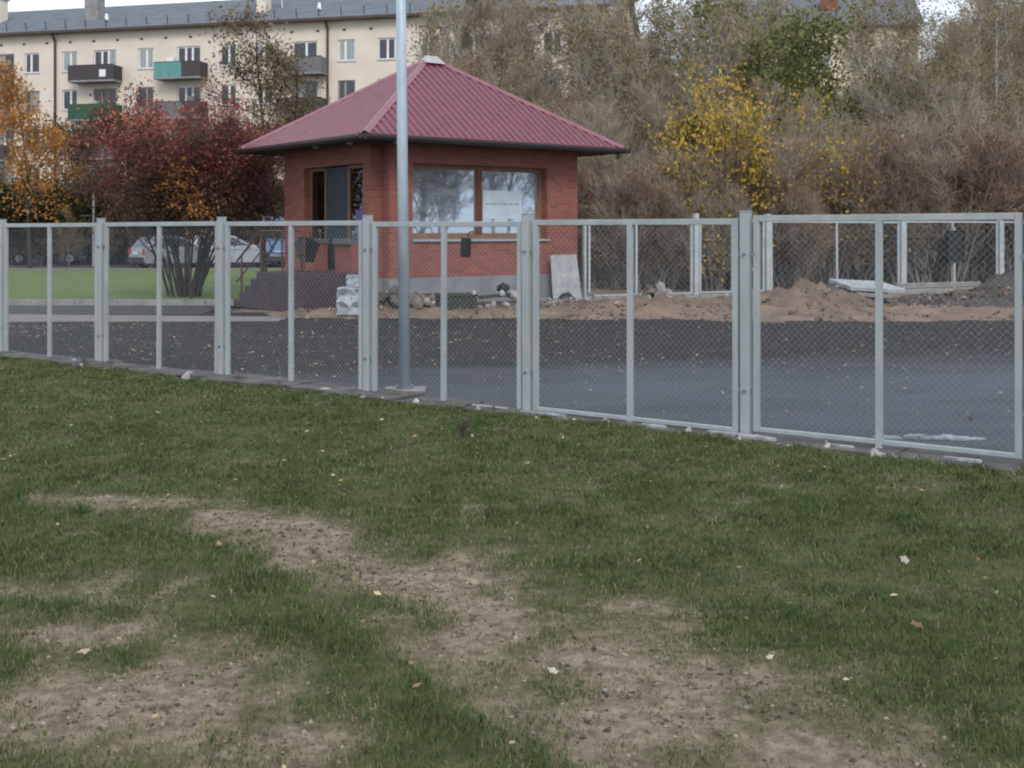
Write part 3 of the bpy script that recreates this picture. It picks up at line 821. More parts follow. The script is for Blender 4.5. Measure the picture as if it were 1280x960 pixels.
POSTS = [-95, 3, 127, 278, 460, 660, 933, 1291]
pp = [fence_pt(p) for p in POSTS]
org = pp[1]
fence_root = empty('fence', (org.x, org.y, 0), FROT)
tag(fence_root, 'near grey steel fence with square posts and wire mesh panels', 'fence')
frnd = random.Random(2)
post_s = [ (p - org).dot(fu) for p in pp ]
for i, s in enumerate(post_s):
    b = MB(); b.box(-.04, .04, -.04, .04, -0.12, 1.842)
    po = b.build('post', M['paint'], fence_root, bevel=0.008)
    po.location = (s, 0, 0); po.rotation_euler = (frnd.uniform(-.006, .006), frnd.uniform(-.008, .004), 0)
    c = MB(); c.box(-.043, .043, -.043, .043, 1.842, 1.853); c.build('post_cap', M['paint'], po, bevel=0.003)
    for z in (0.38, 1.50):
        for sgn in (-1, 1):
            br = MB(); br.box(sgn*.0405, sgn*.082, -.016, -.010, z-.02, z+.02)
            if sgn < 0: br = MB().box(-.082, -.0405, -.016, -.010, z-.02, z+.02)
            bo = br.build('bracket', M['bolt'], po)
        t = MB(); t.tube([(0, -.041, z), (0, -.062, z)], .013, 8); t.build('bolt', M['bolt'], po)
for i in range(len(post_s)-1):
    make_panel(fence_root, post_s[i], post_s[i+1], 0.03 if i > 4 else 0.0, 1.795, M['paint'], 0.052, 0.04, 0.0, (0.066, 0.066))

# broken concrete footing under the fence
b = MB(); s = post_s[0]-1.0; k = 0
while s < post_s[-1]+2:
    l = frnd.uniform(.35, .9)
    w0, w1 = frnd.uniform(.26, .40), frnd.uniform(.12, .2)
    z = frnd.uniform(.012, .035) + (.03 if s < post_s[4] else 0)
    n = 6
    front = [(s + l*q/n, -w0 + frnd.uniform(-.05, .05)) for q in range(n+1)]
    back = [(s + l*q/n, w1 + frnd.uniform(-.02, .02)) for q in range(n, -1, -1)]
    b.prism(front + back, -0.1, z, axis='z'); s += l + .008; k += 1
fo = b.build('fence_footing', M['concrete_dark'], None, bevel=0.006)
fo.location = (org.x, org.y, 0); fo.rotation_euler = (0, 0, FROT)
tag(fo, 'broken grey concrete strip under the near fence', 'footing', kind='structure')

def lump(r, seed, sub=1, flat=1.0):
    import bmesh
    bm = bmesh.new(); bmesh.ops.create_icosphere(bm, subdivisions=sub, radius=r)
    rd = random.Random(seed); sh = Vector((rd.uniform(.75, 1.3), rd.uniform(.75, 1.2), rd.uniform(.6, .95)*flat))
    for v in bm.verts:
        q = 1 + rd.uniform(-.24, .2)
        v.co = Vector((v.co.x*sh.x*q, v.co.y*sh.y*q, v.co.z*sh.z*q))
    me = bpy.data.meshes.new('stone'); bm.to_mesh(me); bm.free(); return me

def splash(s, l, w, label, off=-0.13, z=0.030):
    l *= .85; w *= .8
    rd = random.Random(int(s*100)); n = 14; ring = []
    for q in range(n):
        a = 2*math.pi*q/n
        ring.append((l/2*math.cos(a)*rd.uniform(.75, 1.1), w/2*math.sin(a)*rd.uniform(.6, 1.15)))
    bb = MB(); bb.prism(ring, -.02, .012, axis='z')
    o = bb.build('mortar_patch', M['mortar'], None, bevel=0.004)
    p = org + fu*s + fn*(-off)
    o.location = (p.x, p.y, z); o.rotation_euler = (0, 0, FROT)
    tag(o, label, 'mortar', group='mortar patches along the fence')
splash(post_s[6]+.0, .78, .10, 'long white mortar patch at the foot of the post right of centre')
splash(post_s[5]+.25, .62, .08, 'white mortar streak beside the middle fence post')
splash(post_s[6]-.78, .30, .09, 'bluish white mortar patch left of the right post foot')
splash(post_s[6]+.86, .22, .06, 'small white mortar patch right of the right post foot')
splash(post_s[6]+1.75, .34, .06, 'thin white mortar patch below the rightmost panel')
splash(post_s[3]+.28, .50, .10, 'white mortar patch at the foot of the third post from the left')
splash(post_s[4]+.05, .44, .10, 'white mortar patch at the foot of the post beside the lamp pole')
splash(post_s[1]+.35, .60, .10, 'white mortar patch at the far left post')
p_ = Vector(ground(1165, 548))
rd = random.Random(77)
sp = MB()
for q in range(34):
    cx_, cy_, rr_ = rd.gauss(0, .24), rd.gauss(0, .035), rd.uniform(.015, .07)
    sp.prism([(cx_ + math.cos(2*math.pi*k/9)*rr_*1.5*rd.uniform(.6, 1.2), cy_ + math.sin(2*math.pi*k/9)*rr_*.6*rd.uniform(.6, 1.2)) for k in range(9)], 0, .004 + .0007*q, axis='z')
o = sp.build('mortar_patch', M['mortar'], None); o.location = (p_[0], p_[1], 0.001); o.rotation_euler = (0, 0, -0.1)
tag(o, 'white spilled mortar patch on the asphalt behind the rightmost panel', 'mortar', group='mortar patches along the fence')
# chips of broken concrete along the footing
chip_me = [lump(.05, 300+i) for i in range(4)]
for mm in chip_me: mm.materials.append(M['stone'])
chip_dark = [m_.copy() for m_ in chip_me]
for mm in chip_dark: mm.materials.clear(); mm.materials.append(M['concrete_dark'])
for k in range(80):
    s = frnd.uniform(post_s[0], post_s[-1]-.6)
    off = frnd.uniform(.10, .42); scv = frnd.uniform(.35, 1.1)*(1.0 if s > post_s[4] else 1.7)
    p = org + fu*s + fn*off
    dark = frnd.random() < (.65 if s < post_s[4] else .35)
    o = place('concrete_chip', (chip_dark if dark else chip_me)[k % 4], None, (p.x, p.y, .015), (frnd.uniform(0, 3), frnd.uniform(0, 3), frnd.uniform(0, 3)), (scv*1.3, scv, scv*.6))
    io = max(i for i in range(len(post_s)) if post_s[i] <= s + 1e-6)
    oz = ('', 'first', 'second', 'third', 'fourth', 'fifth', 'sixth', 'seventh')
    where = 'left of the first near fence post' if io == 0 else 'between the %s and %s near fence posts' % (oz[io], oz[min(io+1, 7)])
    tag(o, ('small dark' if dark else 'small pale') + ' concrete chip ' + where, 'chip', group='concrete chips along the fence')

# ---------------------------------------------------------------- galvanised pole behind the fence
px, py = X_at(506, 12.45), 12.45
pole = empty('lamp_pole', (px, py, 0)); pole.rotation_euler = (0.0, -0.010, 0)
tag(pole, 'tall galvanised steel pole rising out of view in front of the kiosk', 'pole')
MB().tube([(0, 0, 0.05), (0, 0, 3.0), (0, 0, 8.0)], [.060, .055, .040], 20).build('shaft', M['zinc'], pole, smooth=False).data.shade_smooth()
b = MB(); b.tube([(0, 0, .02), (0, 0, .055)], .095, 20); b.build('base_flange', M['bolt'], pole)
b = MB(); b.box(-.22, .22, -.17, .17, -.05, .021); b.build('base_slab', M['concrete'], pole, bevel=.01)
for a_ in range(4):
    t = a_*math.pi/2 + .78
    MB().tube([(math.cos(t)*.075, math.sin(t)*.075, .055), (math.cos(t)*.075, math.sin(t)*.075, .085)], .012, 6).build('bolt', M['bolt'], pole)
MB().tube([(0, 0, 7.6), (0, -.3, 8.2), (0, -1.1, 8.4)], .03, 8).build('bracket_arm', M['zinc'], pole)
MB().box(-.12, .12, -1.6, -1.0, 8.33, 8.45).build('lamp_head', M['gutter'], pole, bevel=.03)

# ---------------------------------------------------------------- brick kiosk
KO = Vector((-2.815, 24.52, 0)); KR = math.atan2(0.611, 0.792)
ku, kv = Vector((math.cos(KR), math.sin(KR), 0)), Vector((-math.sin(KR), math.cos(KR), 0))
def kio(x, y, z=0.0): return KO + ku*x + kv*y + Vector((0, 0, z))
kiosk = empty('brick_kiosk', KO, KR)
tag(kiosk, 'red brick kiosk with burgundy ribbed steel pyramid roof', 'kiosk')
WX, WY, ZP, ZT = 5.52, 4.24, 0.70, 3.56
b = MB()
b.box(-.02, WX+.02, .28, WY+.02, 0, ZP-.001); b.box(.28, WX+.02, -.02, .28, 0, ZP-.001)
b.build('plinth', M['plinth'], kiosk)
w = MB()
w.box(.3, .88, 0, .3, ZP, ZT); w.box(.88, 4.59, 0, .3, ZP, 1.50); w.box(.88, 4.59, 0, .3, 3.16, ZT); w.box(4.59, WX, 0, .3, ZP, ZT)
w.box(0, .6, .3, .6, ZP, ZT); w.box(0, .3, .6, 3.26, 3.15, ZT); w.box(0, .3, 3.26, WY, ZP, ZT)
w.box(.3, WX-.3, WY-.3, WY, ZP, ZT); w.box(WX-.3, WX, .3, WY, ZP, ZT)
w.build('wall', M['brick'], kiosk)
for y0, y1 in ((.605, 1.31), (2.28, 3.255)):
    pw = MB().box(-.27, .08, y0, y1, ZP+.10, 1.41).build('parapet', M['brick'], kiosk)
    MB().box(-.33, .13, y0-.03 if y0 > 1 else y0, y1+(.03 if y0 < 1 else 0), 1.41, 1.53).build('parapet_cap', M['cap_stone'], pw, bevel=.012)
b = MB(); b.box(.3, WX-.3, .3, WY-.3, .72, .76); b.box(.3, WX-.3, .3, WY-.3, 3.45, 3.5)
b.box(1.5, 1.55, 2.0, WY-.3, .76, 3.45); b.build('room', M['room'], kiosk)
# shop window
win = MB()
y0, y1 = .20, .27
win.box(.88, .95, y0, y1, 1.53, 3.16); win.box(4.50, 4.59, y0, y1, 1.53, 3.16)
win.box(.95, 4.50, y0, y1, 3.09, 3.16); win.box(.95, 4.50, y0, y1, 1.53, 1.62)
wino = win.build('window', M['wood'], kiosk, bevel=.006)
MB().box(2.70, 2.84, y0-.02, y1, 1.62, 3.09).build('mullion', M['wood_dark'], wino, bevel=.006)
for xa, xb in ((.95, 2.70), (2.84, 4.50)):
    f = MB(); q = .035
    f.box(xa+.001, xa+q, y0+.01, y1-.01, 1.621, 3.089); f.box(xb-q, xb-.001, y0+.01, y1-.01, 1.621, 3.089)
    f.box(xa+q, xb-q, y0+.01, y1-.01, 3.089-q, 3.089); f.box(xa+q, xb-q, y0+.01, y1-.01, 1.621, 1.621+q)
    f.build('sash', M['wood'], wino)
    MB().box(xa+q, xb-q, .232, .238, 1.621+q, 3.089-q).build('pane', M['glass'], wino)
MB().add([(.84, -.06, 1.505), (4.63, -.06, 1.505), (4.63, .25, 1.535), (.84, .25, 1.535), (.84, -.06, 1.475), (4.63, -.06, 1.475)],
         [(0, 1, 2, 3), (4, 5, 1, 0)]).build('sill', M['sill'], wino)
no = MB().box(2.90, 4.02, .226, .230, 1.98, 2.62).build('notice', M['notice'], wino)
pr = MB()
nr = random.Random(4); xx = 2.98
while xx < 3.92:
    wl_ = nr.uniform(.05, .16); pr.box(xx, min(xx+wl_, 3.94), .2235, .2245, 2.305, 2.335); xx += wl_ + .03
pr.build('print_line', M['ink'], wino)
for xa in (1.2, 2.4, 3.4):
    MB().box(xa, xa+.9, .9, 1.3, .76, 1.45 + .1*(xa > 2)).build('counter', M['shed_pale'], kiosk, bevel=.02)
# entrance glazing
en = MB(); xp0, xp1 = .15, .22
en.box(xp0, xp1, 3.20, 3.255, .82, 3.15); en.box(xp0, xp1, 1.43, 1.50, .82, 3.15); en.box(xp0, xp1, 2.50, 2.56, .82, 3.15)
en.box(xp0, xp1, .605, .66, .82, 3.15); en.box(xp0+.001, xp1-.001, .66, 1.43, 3.07, 3.15); en.box(xp0+.001, xp1-.001, 2.56, 3.20, 3.07, 3.15)
eno = en.build('entrance_frame', M['wood'], kiosk, bevel=.006)
for ya, yb in ((.66, 1.43), (2.56, 3.20)):
    MB().box(.18, .186, ya, yb, 1.40, 3.07).build('pane', M['glass_dark'], eno)
    MB().box(.165, .205, ya, yb, .82, 1.40).build('lower_panel', M['wood_dark'], eno)
dr = MB().box(.16, .21, 1.505, 2.495, .83, 3.13).build('door', M['door'], kiosk, bevel=.004)
for za, zb in ((.95, 1.75), (1.9, 2.95)):
    MB().box(.150, .162, 1.62, 2.38, za, zb).build('door_panel', M['door'], dr, bevel=.01)
b = MB(); b.tube([(.16, 2.38, 1.78), (.10, 2.38, 1.78), (.10, 2.26, 1.78)], .012, 8); b.build('handle', M['bolt'], dr)
MB().box(.02, .16, 1.36, 2.5, .80, .83).build('threshold', M['cap_stone'], kiosk)
MB().box(.14, .149, .80, 1.15, 1.75, 2.15).build('poster', mat('violet_poster', (.12, .09, .28), (.09, .07, .2), 5, .6), eno)
# roof
RX0, RX1, RY0, RY1, RZ, AZ = -.78, WX+.78, -.78, WY+.78, 3.64, 5.73
cxr, cyr, rh = (RX0+RX1)/2, (RY0+RY1)/2, .16
roof = MB(); roof.box(RX0+.05, RX1-.05, RY0+.05, RY1-.05, 3.562, 3.60)
roofo = roof.build('roof', M['soffit'], kiosk)
def slope(A, u, W, n, run, a, bb):
    u, n, A = Vector(u), Vector(n), Vector(A)
    rise = AZ - RZ
    nrm = (Vector((0, 0, run)) - n*rise).normalized()
    per = .19; prof = []
    k = 0; x = 0.0
    while x < W:
        for dx, h in ((0, 0), (.085, 0), (.105, .030), (.170, .030)):
            if x+dx < W: prof.append((x+dx, h))
        x += per
    prof.append((W, 0))
    V, Fc = [], []
    for x, h in prof:
        v = min(1.0, x/a if a > 1e-6 else 1, (W-x)/(W-bb) if W-bb > 1e-6 else 1)
        V.append(A + u*x + nrm*h)
        V.append(A + u*x + n*(run*v) + Vector((0, 0, rise*v)) + nrm*h)
    for i in range(len(prof)-1):
        Fc.append((2*i, 2*i+2, 2*i+3, 2*i+1))
    m_ = MB(); m_.add(V, Fc)
    return m_.build('slope', M['roof'], roofo)
LX, LY = RX1-RX0, RY1-RY0
slope((RX0, RY0, RZ), (1, 0, 0), LX, (0, 1, 0), LY/2, LX/2-rh, LX/2+rh)
slope((RX0, RY1, RZ), (0, -1, 0), LY, (1, 0, 0), LX/2-rh, LY/2, LY/2)
slope((RX1, RY1, RZ), (-1, 0, 0), LX, (0, -1, 0), LY/2, LX/2-rh, LX/2+rh)
slope((RX1, RY0, RZ), (0, 1, 0), LY, (-1, 0, 0), LX/2-rh, LY/2, LY/2)
def cap(p, q, nl, nr_, name='hip_cap'):
    p, q = Vector(p), Vector(q); up = Vector((0, 0, .045))
    nl, nr_ = Vector(nl)*.13, Vector(nr_)*.13
    c = MB(); c.add([p+nl, p+up, p+nr_, q+nl, q+up, q+nr_], [(0, 1, 4, 3), (1, 2, 5, 4)])
    c.build(name, M['roof_cap'], roofo)
dz = Vector((0, 0, 0.01))
sx_ = (AZ-RZ)/(LX/2-rh); sy_ = (AZ-RZ)/(LY/2)
for (x, y, ax) in ((RX0, RY0, cxr-rh), (RX1, RY0, cxr+rh), (RX1, RY1, cxr+rh), (RX0, RY1, cxr-rh)):
    sgx = 1 if x < cxr else -1; sgy = 1 if y < cyr else -1
    cap((x, y, RZ+.03), (ax, cyr, AZ+.03), Vector((sgx*1.0, 0, 0)) + Vector((0, 0, 0.02)), Vector((0, sgy*1.0, 0)) + Vector((0, 0, 0.02)))
bz_ = AZ
b = MB()
b.add([(cxr-.30, cyr-.20, bz_-.06), (cxr+.30, cyr-.20, bz_-.06), (cxr+.30, cyr+.20, bz_-.06), (cxr-.30, cyr+.20, bz_-.06),
       (cxr-.14, cyr-.05, bz_+.13), (cxr+.14, cyr-.05, bz_+.13), (cxr+.14, cyr+.05, bz_+.13), (cxr-.14, cyr+.05, bz_+.13)],
      [(0, 1, 5, 4), (1, 2, 6, 5), (2, 3, 7, 6), (3, 0, 4, 7), (4, 5, 6, 7)])
b.build('apex_cap', M['cap_pale'], roofo)
def gutter(p, q, out):
    p, q, out = Vector(p), Vector(q), Vector(out)
    prof = [(0, .0), (0, -.09), (.04, -.12), (.09, -.11), (.12, -.06), (.12, -.01), (.10, -.01), (.10, -.05), (.02, -.09), (.02, 0)]
    V = [p + out*a_ + Vector((0, 0, z)) for a_, z in prof] + [q + out*a_ + Vector((0, 0, z)) for a_, z in prof]
    n = len(prof)
    g = MB(); g.add(V, [(i, (i+1) % n, (i+1) % n + n, i+n) for i in range(n)] + [tuple(range(n)), tuple(range(2*n-1, n-1, -1))])
    g.build('gutter', M['gutter'], roofo)
e_ = .035
gutter((RX0-.1, RY0+e_, RZ+.02), (RX1+.16, RY0+e_, RZ+.02), (0, -1, 0)); gutter((RX0+e_, RY1+.1, RZ+.015), (RX0+e_, RY0-.09, RZ+.015), (-1, 0, 0))
gutter((RX1-e_, RY0-.09, RZ+.015), (RX1-e_, RY1+.1, RZ+.015), (1, 0, 0)); gutter((RX1+.1, RY1-e_, RZ+.02), (RX0-.1, RY1-e_, RZ+.02), (0, 1, 0))
MB().tube([(RX1-.12, RY0+.05, 3.53), (RX1-.12, RY0+.05, 3.40)], .05, 8).build('gutter_outlet', M['gutter'], roofo)
for lx, ly in ((-.42, .42), (-.42, 1.9), (.2, -.45)):
    MB().tube([(lx, ly, 3.56), (lx, ly, 3.51)], [.07, .055], 10).build('soffit_lamp', M['sill'], kiosk)
MB().box(WX+.021, WX+.14, .02, .1, 2.45, 2.62).build('alarm_box', M['gutter'], kiosk)

# entrance steps
st = empty('entrance_steps', KO, KR)
tag(st, 'dark purple rendered entrance steps and landing beside the kiosk door', 'steps')
MB().box(-1.55, -.025, .30, 2.50, 0, .82).build('landing', M['step'], st, bevel=.012)
for k in range(4):
    MB().box(-1.548, -.03, 2.501+.30*k, 2.50+.30*(k+1), 0, .82-.164*(k+1)).build('step', M['step'], st, bevel=.01)
hr = MB()
hr.tube([(-1.48, .40, 1.70), (-1.48, 2.45, 1.70), (-1.48, 3.65, 1.02)], .022, 8)
hr.tube([(-1.48, .40, 1.24), (-1.48, 2.45, 1.24), (-1.48, 3.65, .56)], .015, 8)
hro = hr.build('handrail', M['rail_red'], st, smooth=True)
for y_, zt, zb in ((.42, 1.70, .815), (1.4, 1.70, .815), (2.42, 1.70, .815), (3.40, 1.16, .15)):
    MB().tube([(-1.48, y_, zb), (-1.48, y_, zt)], .024, 8).build('rail_post', M['rail_red'], hro)

# dark box on a thin stand on the landing
bx_ = empty('litter_bin', kio(-1.0, 1.45, .82), KR)
tag(bx_, 'dark tilted bin on a thin brown stand on the kiosk landing', 'bin')
MB().tube([(0, 0, 0), (0, 0, .35)], .02, 8).build('stand', M['rail_red'], bx_)
bb = MB(); bb.add([(-.13, -.17, .28), (.13, -.17, .28), (.13, .17, .28), (-.13, .17, .28), (-.17, -.21, .72), (.17, -.21, .72), (.17, .21, .72), (-.17, .21, .72),
                   (-.15, -.19, .72), (.15, -.19, .72), (.15, .19, .72), (-.15, .19, .72), (-.11, -.15, .32), (.11, -.15, .32), (.11, .15, .32), (-.11, .15, .32)],
                  [(0, 3, 2, 1), (0, 1, 5, 4), (1, 2, 6, 5), (2, 3, 7, 6), (3, 0, 4, 7), (4, 5, 9, 8), (5, 6, 10, 9), (6, 7, 11, 10), (7, 4, 8, 11),
                   (8, 9, 13, 12), (9, 10, 14, 13), (10, 11, 15, 14), (11, 8, 12, 15), (12, 13, 14, 15)])
bo_ = bb.build('bucket', M['black_box'], bx_); bo_.rotation_euler = (0.28, 0.10, 0)

# black box hung on the near fence mesh
pz = fence_pt(586)
hb = empty('hanging_box', (pz.x+fn.x*.03, pz.y+fn.y*.03, 1.44), FROT); hb.rotation_euler = (0, 0.06, FROT)
tag(hb, 'small black box hanging by a hook on the fence mesh before the shop window', 'box')
MB().box(-.048, .048, -.05, .0, 0, .185).build('case', M['black_box'], hb, bevel=.008)
MB().box(-.040, .040, -.054, -.050, .02, .15).build('cover', M['black_box'], hb, bevel=.004)
MB().tube([(.02, -.02, .18), (.025, -.02, .235), (.05, -.005, .25), (.045, .03, .235)], .006, 6).build('hook', M['black_box'], hb)

# ---------------------------------------------------------------- rear fence
rA, rB = Vector((1.70, 27.55, 0)), Vector((17.2, 34.95, 0))
ru = (rB-rA).normalized(); RROT = math.atan2(ru.y, ru.x)
rear = empty('fence', rA, RROT)
tag(rear, 'pale rear fence with white posts in front of the bare thicket', 'fence')
rs = [0.0] + [(Vector(p)-rA).dot(ru) for p in ((4.486, 28.98, 0), (6.467, 29.9, 0), (10.55, 31.83, 0), (13.87, 33.4, 0), (17.2, 34.95, 0))]
for s in rs:
    hw_ = .065 if s > 0 else .03
    po = MB().box(s-hw_, s+hw_, -.06, .06, -.1, 2.12 if s > 0 else 1.9).build('post', M['paint_white'], rear, bevel=.01)
    MB().box(s-hw_-.005, s+hw_+.005, -.065, .065, 2.12 if s > 0 else 1.9, 2.14 if s > 0 else 1.92).build('post_cap', M['paint_white'], po)
for i in range(len(rs)-1):
    make_panel(rear, rs[i], rs[i+1], .16, 1.98, M['paint_white'], .055, .045, .16, (.10, .10), cell=.09, r=.0013, mid=.45 if i == 0 else .5)
b = MB()
b.box(-.3, rs[-1]+1, -.10, .10, -.1, .14)
o = b.build('rear_footing', M['concrete'], None, bevel=.01); o.location = rA; o.rotation_euler = (0, 0, RROT)
tag(o, 'pale concrete footing strip under the rear fence', 'footing', kind='structure')
q = rA + ru*((Vector((12.2, 32.7, 0))-rA).dot(ru)) - Vector((-ru.y, ru.x, 0))*.10
sg = empty('notice_board', (q.x-.02, q.y, 0), RROT)
tag(sg, 'dark blank board fixed on the rear fence at right', 'board')
MB().box(-.29, .29, -.03, .0, .88, 1.70).build('panel', M['black_box'], sg, bevel=.01)
f = MB(); f.box(-.31, -.29, -.04, .01, .86, 1.72); f.box(.29, .31, -.04, .01, .86, 1.72); f.box(-.29, .29, -.04, .01, 1.70, 1.72); f.box(-.29, .29, -.04, .01, .86, .88)
f.build('rim', M['black_box'], sg)
MB().box(-.03, .03, .012, .05, .1, 1.8).build('support', M['paint_white'], sg)

# ---------------------------------------------------------------- building debris in front of the kiosk
def stone_at(x, y, r, m, label, seed, group=None, z=None, flat=1.0, name='stone', cat='stone'):
    me = lump(r, seed, 2 if r > .2 else 1, flat); me.materials.append(m)
    o = place(name, me, None, (x, y, (sand_h(x, y) + r*.45) if z is None else z), (0, 0, seed*1.3))
    return tag(o, label, cat, group=group)

def heap(name, label, cx, cy, rx, ry, h, n, rmin, rmax, mats, seed):
    rd = random.Random(seed); root = empty(name, (cx, cy, sand_h(cx, cy)-.02))
    tag(root, label, 'rubble heap')
    base = [lump(1.0, seed*17+i) for i in range(5)]
    ms = []
    for i, me in enumerate(base):
        for m_ in mats:
            c = me.copy(); c.materials.append(m_); ms.append(c)
    for k in range(n):
        t = math.sqrt(rd.random()); a_ = rd.uniform(0, 6.28)
        x, y = rx*t*math.cos(a_), ry*t*math.sin(a_)
        z = h*(1-t)*rd.uniform(.3, 1)
        r = rd.uniform(rmin, rmax)
        place('stone', rd.choice(ms), root, (x, y, z + r*.4), (rd.uniform(0, 6), rd.uniform(0, 6), rd.uniform(0, 6)), (r, r*rd.uniform(.6, 1), r*rd.uniform(.5, .9)))
heap('rubble_heap', 'heap of grey broken stones right of the kiosk by the rear fence', X_at(823, 27.4), 27.4, .62, .4, .40, 60, .07, .16, [M['stone'], M['concrete_dark'], M['stone_brown']], 3)
heap('rubble_heap', 'low scatter of whitish stones at the right kiosk corner', X_at(742, 26.9), 26.9, .65, .3, .16, 34, .05, .12, [M['stone_white'], M['stone'], M['stone_brown']], 5)
heap('rubble_heap', 'grey rubble heap against the kiosk plinth behind the steel pole', X_at(492, 23.7), 23.7, .85, .38, .40, 95, .06, .16, [M['stone'], M['concrete_dark'], M['stone_brown']], 7)
heap('rubble_heap', 'dirty crushed stone spread along the kiosk window side', X_at(590, 24.6), 24.5, 1.6, .34, .16, 100, .04, .12, [M['stone_brown'], M['stone'], M['concrete_dark']], 9)
cy_ = 23.45
for i, (pxx, r, z) in enumerate(((437, .30, .22), (432, .20, .45))):
    pass
def block(name, px0, px1, y, z0, z1, dep, m, label, cat, rz=.1, seed=1, jit=.03):
    import bmesh
    x0, x1 = X_at(px0, y), X_at(px1, y); rd = random.Random(seed)
    bm = bmesh.new(); bmesh.ops.create_cube(bm, size=1.0)
    bmesh.ops.subdivide_edges(bm, edges=bm.edges[:], cuts=3, use_grid_fill=True)
    for v in bm.verts:
        v.co = Vector((v.co.x*(x1-x0), v.co.y*dep, (v.co.z+.5)*(z1-z0))) + Vector((rd.uniform(-jit, jit), rd.uniform(-jit, jit), rd.uniform(-jit, jit)*.5 if v.co.z > -.49 else 0))
    me = bpy.data.meshes.new(name); bm.to_mesh(me); bm.free(); me.materials.append(m)
    o = place(name, me, None, ((x0+x1)/2, y, z0), (0, 0, rz))
    return tag(o, label, cat)
block('wrapped_bundle', 423, 452, 23.15, .06, .58, .5, M['stone_white'], 'lower large whitish crumpled bundle beside the entrance steps', 'bundle', .1, 4, .05)
block('wrapped_bundle', 434, 452, 23.25, .585, .83, .34, M['stone_white'], 'smaller whitish block on top of the crumpled bundle', 'bundle', .2, 6, .025)
# dark crate, boards and pipe
cr = empty('dark_crate', (X_at(570, 24.35), 24.35, sand_h(X_at(570, 24.35), 24.35)), .12)
tag(cr, 'dark green low crate lying by the kiosk window wall', 'crate')
MB().box(-.42, .42, -.22, .22, 0, .30).build('case', M['dark_green'], cr, bevel=.015)
MB().box(-.44, .44, -.235, .235, .30, .36).build('lid', M['dark_green'], cr, bevel=.012)
for x_ in (-.3, .3): MB().box(x_-.03, x_+.03, -.238, -.222, .05, .30).build('batten', M['black_box'], cr)
for i, (pa, pb, ya, yb, za, zb, lab) in enumerate(((592, 655, 24.5, 25.0, .18, .20, 'lower dark plank lying right of the crate'),
                                              (600, 648, 24.75, 25.1, .30, .36, 'upper dark plank lying right of the crate'),
                                              (505, 540, 23.9, 24.0, .36, .40, 'short dark plank on the rubble behind the pole'),)):
    p, q = Vector((X_at(pa, ya), ya, za)), Vector((X_at(pb, yb), yb, zb))
    o = MB().bar(p, q, .20, .06).build('plank', M['timber_old'], None, bevel=.006); tag(o, lab, 'plank', group='planks lying at the kiosk')
stone_at(X_at(629, 24.9), 24.9, .17, M['gutter'], 'dark rounded lump on the planks by the kiosk', 71, z=.50, name='lump', cat='lump')
stone_at(X_at(628, 24.7), 24.7, .09, M['stone_white'], 'pale small stone below the dark lump', 72, z=.38)
stone_at(X_at(592, 24.2), 24.2, .08, M['stone_white'], 'pale stone between crate and planks', 73, z=.42)
stone_at(X_at(640, 25.1), 25.1, .20, M['stone'], 'grey block of rubble at the right end of the planks', 74, z=.35)
stone_at(X_at(838, 26.9), 26.9, .16, M['stone_white'], 'pale boulder at the right side of the stone heap', 75)
stone_at(X_at(771, 23.6), 23.6, .05, M['stone_white'], 'single white pebble on the sandy strip', 76)
heap('rubble_heap', 'pale crushed stones along the rear fence foot right of the kiosk', X_at(905, 28.2), 28.2, 1.2, .25, .10, 36, .04, .09, [M['stone'], M['stone_white'], M['stone_brown']], 15)
# loose gravel and clods too small to pick apart
def gravel(name, spots, label, m, seed):
    g = np.random.default_rng(seed); P = np.array(spots, dtype=np.float32); n = len(P)
    r = g.uniform(.015, .055, n)*g.uniform(.6, 1.2, n)
    base = np.array([(1, 0, 0), (-1, 0, 0), (0, 1, 0), (0, -1, 0), (0, 0, 1), (0, 0, -1)], dtype=np.float32)
    V = P[:, None, :] + base[None]*r[:, None, None]*g.uniform(.6, 1.35, (n, 6, 1)) + g.normal(0, .25, (n, 6, 3))*r[:, None, None]
    f0 = np.array([(0, 2, 4), (2, 1, 4), (1, 3, 4), (3, 0, 4), (2, 0, 5), (1, 2, 5), (3, 1, 5), (0, 3, 5)])
    f = (f0[None] + (np.arange(n)*6)[:, None, None]).reshape(-1, 3)
    return tag(place(name, np_mesh(name, V.reshape(-1, 3), f, m, np.repeat(g.random(n), 6))), label, 'gravel', kind='stuff')
M['gravel'] = tint_mat('gravel_stones', [(0, (0.10, 0.085, 0.075)), (0.5, (0.22, 0.20, 0.185)), (1, (0.42, 0.41, 0.40))], 0.9, 0.0)
M['clods'] = tint_mat('soil_clods', [(0, (0.055, 0.042, 0.035)), (0.6, (0.17, 0.12, 0.09)), (1, (0.30, 0.23, 0.18))], 0.95, 0.0)
gr = random.Random(61); sp_ = []
for _ in range(2600):
    t = gr.uniform(-1.2, 6.3); o_ = abs(gr.gauss(0, .45)) + .05
    q = kio(t, -o_); sp_.append((q.x, q.y, sand_h(q.x, q.y) + .01))
for _ in range(1100):
    x = gr.uniform(1.5, 9.0); y = 27.4 + .47*(x-1.55) - abs(gr.gauss(0, .5)) - .15
    sp_.append((x, y, sand_h(x, y) + .01))
gravel('loose_gravel', sp_, 'grey crushed stone along the kiosk plinth and rear fence', M['gravel'], 4)
sp_ = []
for _ in range(3000):
    x = gr.uniform(-4.5, 14); y = gr.uniform(21.9, 26.5)
    if fbm(x, y, .9, 3, 33.0) + gr.random()*.5 < .25: continue
    sp_.append((x, y, sand_h(x, y) + .008))
